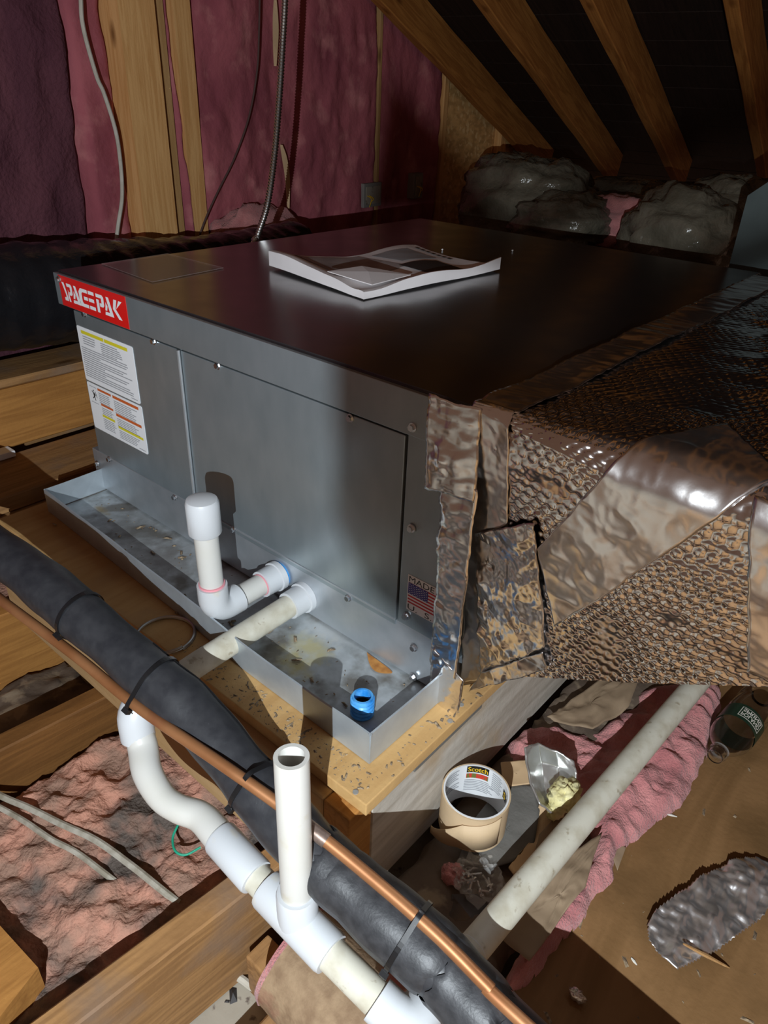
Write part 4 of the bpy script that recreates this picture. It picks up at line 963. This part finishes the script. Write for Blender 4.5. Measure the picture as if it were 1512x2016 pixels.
# wrapped insulation along the eaves
for k, (x, y, Y, rx, ry, rz, m, lab, seed) in enumerate([
    (1035, 400, 1.75, .22, .20, .15, 'plasticwrap', 'plastic wrapped insulation bundle against the strand board', 2),
    (1110, 440, 1.62, .15, .15, .09, 'plasticwrap', 'flattened plastic wrapped bundle behind the lid corner', 5),
    (1225, 445, 1.75, .16, .13, .085, 'pink', 'pink insulation tuft between the wrapped bundles', 4),
    (1340, 470, 1.55, .16, .15, .13, 'plasticwrap', 'creased plastic wrapped batt under the smooth orange rafter', 7),
    (1440, 450, 1.75, .17, .15, .14, 'plasticwrap', 'plastic wrapped batt beside the foil faced board', 9),
    (1280, 430, 2.2, .5, .2, .12, 'plasticwrap', 'long wrapped insulation roll deep under the eaves', 12)]):
    c = at(x, y, 'y', Y); lump('insulation_bundle', c, rx, ry, rz, m, lab, 'insulation', seed, .28, 6, sharp=.85)
# low insulation bed carrying the bundles behind the unit
fb = fluff('insulation_bed', [(-.6, 1.06), (1.0, 1.06), (1.0, 3.3), (-.75, 3.3)], -.39, .62, 'pinkdirty', res=.03, amp=.05, freq=6, seed=14, edge=.12)
tag(fb, 'deep loose insulation bed behind the unit under the eaves', 'insulation')
q = [at(1472, 385, 'y', 1.15), at(1600, 300, 'y', 1.15), at(1600, 600, 'y', 1.15), at(1450, 560, 'y', 1.15)]
q[2][2] = q[3][2] = .23; q[3][0] = q[0][0] + .0
tag(mesh('foil_board', q + [v + np.array([0, .02, 0]) for v in q], [(3, 2, 1, 0), (4, 5, 6, 7), (0, 1, 5, 4), (1, 2, 6, 5), (2, 3, 7, 6), (3, 0, 4, 7)], 'foilboard'), 'grey-green foil faced board standing behind the duct', 'board')

# =================================================================== FLOOR BAYS: insulation, cables
zi = -.285
fl = fluff('insulation_blanket', [(.30, -.75), (.675, -.75), (.728, -.14), (.325, -.14)], -.330, .055, 'pinkdirty', res=.004, amp=.020, freq=24, seed=5, edge=.02, rag=.004)
tag(fl, 'dirty lumpy orange-pink insulation between the joists', 'insulation')
fl = fluff('insulation_blanket', [(-.03, -.75), (.215, -.75), (.27, -.14), (-.02, -.14)], -.39, .03, 'dirt_and_shade', res=.009, amp=.018, freq=15, seed=6, edge=.02, rag=.004)  # dark colour stands in for the shade in this bay
tag(fl, 'floor fill coloured dark for shade beyond the darkened joist', 'debris')
fl = fluff('insulation_blanket', [(-.46, -.6), (-.10, -.6), (-.05, .9), (-.52, .9)], -.37, .09, 'pinkdirty', res=.02, amp=.03, freq=9, seed=8, edge=.03)
tag(fl, 'dark insulation under the boards left of the unit', 'insulation')
def lay(name, px, z, r, m, lab, cat='cable', seg=8, wob=.0):
    p = [at(x, y, 'z', z if np.isscalar(z) else z[k]) for k, (x, y) in enumerate(px)]
    return tag(tube(name, catmull(p, 8), r, m, None, seg), lab, cat)
lay('old_cable', [(-60, 1530), (0, 1566), (60, 1592), (120, 1622), (190, 1655), (260, 1705), (310, 1745), (352, 1778)], [-.268, -.268, -.267, -.266, -.265, -.266, -.269, -.284], .0052, 'greycable', 'longer dirty grey cable lying across the insulation')
lay('old_cable', [(-60, 1560), (0, 1590), (50, 1618), (100, 1652), (150, 1678), (200, 1715), (235, 1742)], [-.270, -.270, -.268, -.267, -.267, -.270, -.280], .0044, 'greycable', 'shorter frayed cable sinking into the dirty insulation')
lay('green_wire', [(362, 1600), (350, 1625), (340, 1650), (345, 1675), (365, 1683), (395, 1668)], [-.245, -.245, -.25, -.25, -.252, -.25], .0018, 'green', 'thin green ground wire looping out of the insulation', 'wire')
# below the joist: cables on the plaster
lay('house_cable', [(300, 1900), (440, 1893), (500, 1905), (545, 1900), (600, 1890)], -.392, .0055, 'romex', 'white cable on the plaster behind the brown roll')
lay('house_cable', [(330, 1885), (455, 1918), (500, 1945), (540, 1958), (600, 1985)], -.392, .0055, 'romex', 'white cable crossing the plaster towards the brown roll')
lay('house_cable', [(470, 2070), (520, 2020), (560, 1990), (572, 1975), (620, 1960)], -.392, .0055, 'romex', 'white cable bent under the brown roll end')
lay('house_cable', [(500, 2090), (545, 2030), (578, 2000), (600, 1985), (660, 1970)], -.388, .0055, 'romex', 'second white cable bent beside the brown roll')
debris('plaster_debris', 120, lambda: (random.uniform(.72, 1.0), random.uniform(-.75, -.3), -.40), 'dark flakes scattered on the plaster below', 'inkdark', .001, .006)
# brown rolled pipe wrap
ra = at(575, 1880, 'z', -.22); rb = at(760, 2060, 'z', -.24); rdv = rb - ra
rl = thing('insulation_roll', 'brown paper faced insulation roll under the white tee', 'insulation roll', ra - np.array([0, 0, .08]))
def rw(A):
    c = A.mean(1, keepdims=True); return c + (A - c) * (1 + .06 * (fbm(A * 40, 3, 4) - .5))[..., None]
tube('jacket', [ra + rdv * t for t in np.linspace(0, 1.6, 40)], .062, 'roll', rl, 40, True, None, rw)
tube('fiber_edge', [ra - rdv * .03, ra + rdv * .02], [.060, .0635], 'pink', rl, 40, True, None, rw)
tag(beam('roll_support', ra + rdv * .5 + np.array([-.03, .12, -.085]), ra + rdv * .5 + np.array([-.03, -.4, -.085]), .09, .04, 'joist', bev=.003), 'old board below the brown insulation roll', 'board')
tag(beam('roll_support', (.94, -.232, -.30), (.94, -.9, -.30), .001, .001, 'joist', bev=0) if False else box('cross_board', (.78, -.30, -.40), (1.06, -.26, -.31), 'joist', None, .003), 'dark cross board below the drain pipe', 'board')

# right bay
def floorpoly(px, z): return [at(x, y, 'z', z)[:2] for x, y in px]
fl = fluff('insulation_strip', floorpoly([(1010, 1500), (1005, 1455), (1030, 1432), (1090, 1425), (1160, 1440), (1220, 1400), (1280, 1345), (1430, 1345), (1405, 1450), (1385, 1500), (1365, 1560), (1290, 1625), (1225, 1660), (1215, 1720), (1180, 1760), (1160, 1800), (1110, 1840), (1065, 1900), (1000, 1960), (960, 1960), (1050, 1830), (1075, 1800), (1160, 1690), (1170, 1640), (1120, 1560), (1070, 1510)], -.20), -.232, .045, 'pink', res=.004, amp=.018, freq=26, seed=21, edge=.03, rag=.008)
tag(fl, 'fluffy pink insulation strip along the plywood floor edge', 'insulation')
def sheet(name, px, z, m, lab, cat, amp=.01, freq=20, seed=0, th=.0015, n=24, tilt=None):
    """thin wrinkled sheet inside an outline"""
    poly_ = np.array([at(x, y, 'z', z)[:2] for x, y in px]); c = poly_.mean(0); dn = []
    for i in range(len(poly_)):
        a, b = poly_[i], poly_[(i + 1) % len(poly_)]
        for t in np.linspace(0, 1, 6, endpoint=False): dn.append(a + (b - a) * t)
    dn = np.array(dn); nb = len(dn); V = []; rings = 10
    for k in range(rings + 1):
        f = k / rings; pts = c + (dn - c) * f
        p3 = np.stack([pts[:, 0], pts[:, 1], 0 * pts[:, 0] + seed], 1); h = z + amp * (fbm(p3 * freq, 4, seed) - .3) + amp * .5 * ridge(p3 * freq * 1.5, 2, seed + 3)
        if tilt is not None: h = h + tilt(pts, c)
        V.append(np.stack([pts[:, 0], pts[:, 1], h], 1))
    V = np.vstack(V); Q = []
    for k in range(rings):
        for j in range(nb): Q.append((k * nb + j, k * nb + (j + 1) % nb, (k + 1) * nb + (j + 1) % nb, (k + 1) * nb + j))
    o = fastmesh(name, V, np.array(Q), m); solid(o, th, 0); return tag(o, lab, cat)
sheet('kraft_sheet', [(1075, 1420), (1110, 1395), (1180, 1345), (1260, 1335), (1235, 1400), (1165, 1442), (1090, 1428)], -.185, 'kraft', 'brown kraft paper facing behind the pink insulation', 'paper', .02, 22, 3)
sheet('kraft_sheet', [(1185, 1640), (1165, 1700), (1150, 1755), (1105, 1810), (1080, 1850), (1040, 1900), (985, 1850), (1060, 1770), (1120, 1690)], -.180, 'kraft', 'brown kraft paper flap beneath the long drain pipe', 'paper', .016, 24, 5)
sheet('felt_strip', [(985, 1548), (1052, 1545), (1062, 1600), (1052, 1660), (1030, 1690), (965, 1712), (900, 1700), (930, 1620)], -.187, 'felt', 'grey felt strip under the tape roll', 'felt', .004, 18, 6, .003)
sheet('cardboard_scrap', [(985, 1505), (1038, 1498), (1046, 1545), (990, 1552)], -.186, 'tan', 'small tan cardboard scrap behind the tape roll', 'cardboard', .006, 14, 7, .003)
sheet('cardboard_scrap', [(1060, 1590), (1105, 1570), (1100, 1630), (1050, 1700), (1010, 1730), (1000, 1715), (1045, 1660)], -.190, 'tan', 'bent tan cardboard strip between the felt and the long pipe', 'cardboard', .012, 16, 8, .003)
sheet('cardboard_scrap', [(1110, 1590), (1150, 1580), (1120, 1640), (1050, 1690), (1060, 1650)], -.185, 'kraft', 'dark brown paper scrap below the yellow foam', 'cardboard', .012, 16, 9, .002)

# tape roll
tc0 = at(938, 1557, 'z', -.115); tc0[2] = -.181; tc0[0] = max(tc0[0], .930)
tp = thing('tape_roll', 'nearly empty roll of tan packing tape with a loose end', 'tape roll', tc0)
RI, RO, TH = .0425, .0468, .066
ring_ = lambda r0, r1, z0, z1, m, nm, par: tube(nm, [tc0 + np.array([0, 0, z0]), tc0 + np.array([0, 0, z1])], r1, m, par, 56, True, r0)
core_ = ring_(RI, RI + .0022, .0, TH, 'core', 'core', tp); ring_(RI + .0023, RO, .0006, TH - .0006, 'masking', 'tape_wind', tp)
# loose end: leaves the roll on the camera side and curls down to the left
a0 = math.atan2(CAM[1] - tc0[1], CAM[0] - tc0[0])
V, Fc = [], []; n = 26
for k in range(n):
    t = k / (n - 1); a = a0 + .9 - t * 1.9; r = RO + .0012 + .012 * max(0, t - .45) ** 1.2
    if k < 16: c = tc0[:2] + r * np.array([math.cos(a), math.sin(a)]); last = (c, a, r)
    else:
        aa = last[1]; tang = np.array([math.sin(aa), -math.cos(aa)]); rad = np.array([math.cos(aa), math.sin(aa)]); m_ = (k - 15) * .006; c = last[0] + tang * m_ * .75 + rad * .004 * math.sin((k - 15) * .35) - rad * .0003 * (k - 15) ** 1.2
    dz = -.010 * t - (.0022 * max(0, k - 15)); z1_ = max(.016, TH - .004 + dz * 1.6); z0_ = max(.001, .004 + dz * .3 + .004)
    V += [(c[0], c[1], tc0[2] + z0_), (c[0], c[1], tc0[2] + z1_)]
for k in range(n - 1): Fc.append((2 * k, 2 * k + 2, 2 * k + 3, 2 * k + 1))
o = mesh('loose_end', V, Fc, 'masking', tp, True); solid(o, .0006, 0)
# printed inside of the core
ab = a0 + math.pi          # far inner wall seen by the camera
def inner(V, y_off=.0004):   # x along the wall to the viewer's right, y up
    V = np.array(V); a = ab - V[:, 0] / RI; r = RI - y_off; return np.stack([tc0[0] + r * np.cos(a), tc0[1] + r * np.sin(a), tc0[2] + V[:, 1] + .010], 1)
def ipatch(name, x0, x1, y0, y1, m, off):
    n = max(3, int((x1 - x0) / .003)); xs = np.linspace(x0, x1, n); V = np.concatenate([np.stack([xs, 0 * xs + y0], 1), np.stack([xs, 0 * xs + y1], 1)])
    return mesh(name, inner(V, off), [(k, k + 1, n + k + 1, n + k) for k in range(n - 1)], m, core_)
ipatch('print_box', -.018, .014, .043, .0555, 'black', .0004)
V, Fc = fit_text('Scotch', -.0165, .0125, .045, .0540, .012); mesh('lettering', inner(V, .0008), Fc, 'goldink', core_)
ipatch('tartan_strip', -.018, .014, .0315, .0405, 'tartan', .0004)
ipatch('print_box', .044, .056, .030, .046, 'black', .0004)
V, Fc = fit_text('S', .046, .054, .033, .044, .01); mesh('lettering', inner(V, .0008), Fc, 'goldink', core_)
for k in range(7): ipatch('text_line', -.020, -.020 + .036 + .004 * (k % 3), .0265 - k * .0034, .0280 - k * .0034, 'inkgrey', .0004)
for k in range(9): ipatch('text_line', .020, .036 + .003 * (k % 2), .052 - k * .0038, .0537 - k * .0038, 'inkgrey', .0004)
for k in range(5): ipatch('text_line', -.060, -.030 - .004 * (k % 2), .050 - k * .0042, .0520 - k * .0042, 'inkgrey', .0004)
for k in range(3): ipatch('text_line', -.056, -.028 - .004 * (k % 2), .024 - k * .0042, .026 - k * .0042, 'inkgrey', .0004)

# foil scrap with yellow foam
fsx = thing('foil_scrap', 'torn curved piece of pearly foil insulation with yellow foam', 'foil scrap', at(1085, 1590, 'z', -.2))
def lift(x, y, z): return at(x, y, 'z', z)
row = [[lift(1033, 1470, -.105), lift(1060, 1462, -.115), lift(1095, 1478, -.125), lift(1130, 1497, -.13)],
       [lift(1036, 1500, -.115), lift(1065, 1500, -.150), lift(1100, 1510, -.155), lift(1135, 1520, -.135)],
       [lift(1044, 1540, -.125), lift(1070, 1545, -.165), lift(1100, 1548, -.168), lift(1135, 1545, -.15)],
       [lift(1062, 1582, -.135), lift(1082, 1585, -.170), lift(1105, 1580, -.172), lift(1128, 1570, -.16)],
       [lift(1085, 1600, -.15), lift(1095, 1602, -.172), lift(1108, 1598, -.175), lift(1118, 1590, -.17)]]
row = np.array(row)
def fsurf(u, v):
    a = u * 4; b = v * 3; i = np.clip(a.astype(int), 0, 3); j = np.clip(b.astype(int), 0, 2); a = (a - i)[..., None]; b = (b - j)[..., None]
    P = (1 - a) * ((1 - b) * row[i, j] + b * row[i, j + 1]) + a * ((1 - b) * row[i + 1, j] + b * row[i + 1, j + 1])
    P = P + (ridge(np.stack([u * 4, v * 4, 0 * u], -1), 3, 4)[..., None] - .5) * .004 * np.array([0, 0, 1.]); return P
P, Q = grid(40, 34, fsurf); o = fastmesh('foil_lining', P, Q, 'pearlfoil', fsx); solid(o, .0025, 0)
c = lift(1112, 1566, -.150)
o = lump('foam_filling', c, .020, .026, .020, 'yfoam', None, None, 5, .5, 8, nu=36, nv=24); o.parent = fsx; o.matrix_parent_inverse = Matrix.Translation(fsx.location).inverted()
c = lift(1098, 1588, -.165)
o = lump('foam_filling', c, .012, .022, .014, 'yfoam', None, None, 8, .5, 8, nu=30, nv=20); o.parent = fsx; o.matrix_parent_inverse = Matrix.Translation(fsx.location).inverted()

# bag of screws
bgc = at(940, 1735, 'z', -.19)
bg = thing('plastic_bag', 'small clear crumpled bag of screws below the tape roll', 'bag', bgc - np.array([0, 0, .02]))
o = lump('bag_film', bgc + np.array([0, 0, .004]), .030, .026, .018, 'bag', None, None, 3, .7, 9, nu=44, nv=28); o.parent = bg; o.matrix_parent_inverse = Matrix.Translation(bg.location).inverted()
for pl in o.data.polygons: pl.use_smooth = False
q = lift(905, 1690, -.16); V = [bgc + np.array([-.02, .01, .012]), q, lift(925, 1700, -.165), bgc + np.array([.0, .015, .018])]; o = mesh('bag_corner', V, [(0, 1, 2), (0, 2, 3)], 'bag', bg); solid(o, .0006, 0)
q = [lift(890, 1760, -.2), lift(940, 1760, -.195), lift(985, 1790, -.205), lift(960, 1850, -.212), lift(880, 1830, -.212)]
o = mesh('bag_flap', q, [(0, 1, 2), (0, 2, 3), (0, 3, 4)], 'darkbag', bg); solid(o, .001, 0)
first = None
for k in range(11):
    a = random.uniform(0, 3.14); c = bgc + np.array([random.uniform(-.015, .017), random.uniform(-.014, .012), random.uniform(.0, .012)]); d = np.array([math.cos(a), math.sin(a), random.uniform(-.3, .3)])
    zz = np.linspace(0, .020, 22); rr = .0013 + .00035 * np.cos(zz / .0012 * 2 * math.pi / 1.6); rr[:3] = .0034; rr[3] = .0030; rr[-1] = .0003
    V, Fc = tubegeo([c + d * (z_ - .01) for z_ in zz], rr, 7); tag(smooth_sharp(mesh('loose_screw', V, Fc, 'screw', None, True)), 'zinc screw inside the small clear bag', 'screw', 'screws in the clear bag')
lump('fluff_tuft', at(893, 1722, 'z', -.195), .016, .014, .014, 'pink', 'small pinkish tuft beside the bag of screws', 'insulation', 6, .5, 7, nu=30, nv=20)

# foil sheet on the plywood floor, stick, bottle
fpx_ = [(1272, 1820), (1286, 1800), (1320, 1775), (1375, 1735), (1430, 1703), (1490, 1688), (1512, 1700), (1530, 1770), (1500, 1810), (1430, 1862), (1380, 1892), (1328, 1918), (1300, 1895), (1274, 1860)]
poly_ = np.array([at(x, y, 'z', ZF + .006)[:2] for x, y in fpx_])
lo_, hi_ = poly_.min(0), poly_.max(0); res = .0022; nx, ny = int((hi_[0] - lo_[0]) / res) + 2, int((hi_[1] - lo_[1]) / res) + 2
X, Y = np.meshgrid(np.linspace(lo_[0], hi_[0], nx), np.linspace(lo_[1], hi_[1], ny), indexing='ij'); G = np.stack([X, Y], -1); P3 = np.stack([X, Y, 0 * X], -1)
d = edist(G, poly_) * np.where(inside(G, poly_), 1, -1)
Wp = np.stack([X * 60 + 2 * fbm(P3 * 40, 2, 4), Y * 60 + 2 * fbm(P3 * 40, 2, 6), 0 * X], -1)
Z = ZF + .0025 + .016 * crumple(P3, 9, 3, 20.) + .011 * crumple(P3, 9, 5, 44.) + .004 * crumple(P3, 8, 6, 100.) + .006 * fbm(P3 * 14, 2, 2) * np.clip(d / .02, 0, 1) + .003 * (vnoise(Wp * .8, 9) > .5) * 0
V = np.stack([X, Y, Z], -1).reshape(-1, 3); i = (np.arange(nx - 1)[:, None] * ny + np.arange(ny - 1)[None]).ravel(); Q = np.stack([i, i + ny, i + ny + 1, i + 1], 1)
Q = Q[(d.reshape(-1)[Q] > 0).sum(1) >= 3]; used = np.unique(Q); rm = -np.ones(len(V), int); rm[used] = np.arange(len(used))
o = fastmesh('foil_sheet', V[used], rm[Q], 'foil', None, False); solid(o, .0006, 0); tag(o, 'crumpled flat aluminium foil sheet on the plywood floor', 'foil')
a, b = at(1345, 1858, 'z', ZF + .028), at(1437, 1906, 'z', ZF + .003)
tag(tube('wood_splinter', [a + (b - a) * t for t in (0, .05, .5, .9, 1)], [.0010, .0016, .0026, .0015, .0004], 'splinter', None, 6), 'thin wooden splinter lying across the foil sheet', 'splinter')
for (x0, y0, x1, y1, lab) in [(1310, 1602, 1333, 1608, 'small wood sliver by the pink insulation on plywood'), (1243, 1886, 1254, 1900, 'pale paper sliver on plywood by the pipe shadow')]:
    a, b = at(x0, y0, 'z', ZF + .001), at(x1, y1, 'z', ZF + .001); tag(tube('wood_sliver', [a, (a + b) / 2, b], [.001, .0018, .0006], 'cream', None, 6), lab, 'sliver')
c = at(1136, 1960, 'z', ZF + .01); lump('foil_bit', c, .010, .006, .007, 'foil', 'tiny crushed foil bit in the pipe shadow', 'foil', 4, .7, 9, nu=20, nv=14)
sheet('paper_shred', [(1205, 1690), (1222, 1662), (1232, 1670), (1215, 1715)], ZF + .004, 'kraft', 'dark paper shred at the pink insulation edge', 'paper', .003, 30, 2)

# bottle lying on its side, neck toward the viewer
bn = at(1402, 1503, 'z', ZF + .020); bb = at(1478, 1400, 'z', ZF + .036)
ax_ = bb - bn; ax_[2] = 0; ax_ /= np.linalg.norm(ax_)
base = np.array([bn[0], bn[1], ZF + .0345])
prof = [(0, .0115), (.003, .0118), (.012, .0118), (.0125, .0150), (.015, .0150), (.0155, .0120), (.022, .0122), (.030, .0165), (.042, .0250), (.056, .0312), (.066, .0325), (.070, .0318), (.074, .0325), (.110, .0322), (.114, .0312), (.118, .0325), (.150, .0325), (.153, .0312), (.157, .0325), (.186, .0320), (.192, .0285), (.194, .015)]
bt = thing('water_bottle', 'empty clear plastic water bottle lying on the plywood floor', 'bottle', base - np.array([0, 0, .0345]))
pp = [base + ax_ * a for a, r in prof]; rr = [r for a, r in prof]
V, Fc = tubegeo(pp, rr, 36, False); o = smooth_sharp(mesh('bottle_shell', V, Fc, 'bottle', bt, True), 60); solid(o, .0006, -1)
tube('cap_ring', [base + ax_ * .016, base + ax_ * .0205], .0142, 'bag', bt, 28, True, .0126)
ux = np.cross(ax_, [0, 0, 1.]); ux /= np.linalg.norm(ux)
band = tube('label_band', [base + ax_ * .0735, base + ax_ * .1115], .0331, 'bottlelabel', bt, 40, False, .0328)
# lettering wrapped on the upper side of the label
to_cam = CAM - (base + ax_ * .09); to_cam -= ax_ * (to_cam @ ax_); to_cam /= np.linalg.norm(to_cam); side = np.cross(ax_, to_cam)
def onlabel(V, r, shift=-.25):
    V = np.array(V); a = V[:, 0] / .0331 + shift; return base + ax_ * (.0925 + V[:, 1])[:, None] + r * (np.cos(a)[:, None] * to_cam + np.sin(a)[:, None] * (-side if True else side))
def lp(x0, x1, y0, y1, m, r, nm='label_panel'):
    n = 16; xs = np.linspace(x0, x1, n); V = np.concatenate([np.stack([xs, 0 * xs + y0], 1), np.stack([xs, 0 * xs + y1], 1)]); return mesh(nm, onlabel(V, r), [(k, k + 1, n + k + 1, n + k) for k in range(n - 1)], m, band)
lp(-.021, .021, -.0125, .0125, 'cream', .0333); lp(-.0197, .0197, -.0113, .0113, 'bottlelabel', .0335)
for txt, y0, y1 in [('POLAND', .0005, .0095), ('SPRING', -.0095, -.001)]:
    V, Fc = fit_text(txt, -.0175, .0175, y0, y1, .02)
    V = -V; V[:, 1] *= 1
    mesh('lettering', onlabel(V, .0338), Fc, 'cream', band)

# =================================================================== WORK LAMP on a stand (out of frame, the scene's only lamp)
wlp = thing('work_lamp', 'small LED work lamp on a black stand beside the camera', 'lamp', (LAMP[0], LAMP[1], ZF))
dn = np.array([0, 0, -1.])
tube('stand_pole', [(LAMP[0], LAMP[1] - .03, ZF + .01), (LAMP[0], LAMP[1] - .03, LAMP[2] - .03)], .008, 'lampbody', wlp, 12)
tube('stand_base', [(LAMP[0], LAMP[1] - .03, ZF), (LAMP[0], LAMP[1] - .03, ZF + .012)], [.09, .085], 'lampbody', wlp, 24)
tube('lamp_back', [(LAMP[0] + .012, LAMP[1] - .035, LAMP[2]), (LAMP[0] + .004, LAMP[1] - .012, LAMP[2])], [.018, .022], 'lampbody', wlp, 20)
tube('lamp_bracket', [(LAMP[0], LAMP[1] - .03, LAMP[2] - .035), (LAMP[0] + .01, LAMP[1] - .03, LAMP[2])], .006, 'lampbody', wlp, 10)
# unseen metal flaps, added to shade the unit's upper right and the gable wall
flaps = [[np.array(v) for v in [(.655, 0, .452), (.655, 0, .19), (.72, 0, .11), (.86, 0, .06), (.95, 0, .10), (.98, 0, .30), (.98, 0, .452)]],
         [wall(*wpx(x, y, .05), .05) for x, y in [(722, 420), (735, 330), (765, 150), (950, 340), (1010, 430)]]]
pd = np.array([.80, 0, .25]) - LAMP; pd /= np.linalg.norm(pd)
for tg in flaps:
    V = []
    for g in tg:
        v = g - LAMP; V.append(LAMP + v * (.16 / (v @ pd)))
    n = len(V); arm = V[-1]; V += [v + pd * -.0008 for v in V]
    o = mesh('shade_flap', V, [tuple(range(n)), tuple(range(2 * n - 1, n - 1, -1))] + [(k, (k + 1) % n, n + (k + 1) % n, n + k) for k in range(n)], 'lampbody', wlp)
    bm = bmesh.new(); bm.from_mesh(o.data); bmesh.ops.triangulate(bm, faces=bm.faces[:], ngon_method='EAR_CLIP'); bm.to_mesh(o.data); bm.free()
    tube('shade_flap_arm', [(LAMP[0] + .01, LAMP[1] - .02, LAMP[2] + .02), (LAMP[0] + .05, LAMP[1] + .03, LAMP[2] + .03), tuple(arm)], .002, 'lampbody', wlp, 8)
lo.parent = wlp; lo.matrix_parent_inverse = Matrix.Translation(wlp.location).inverted()
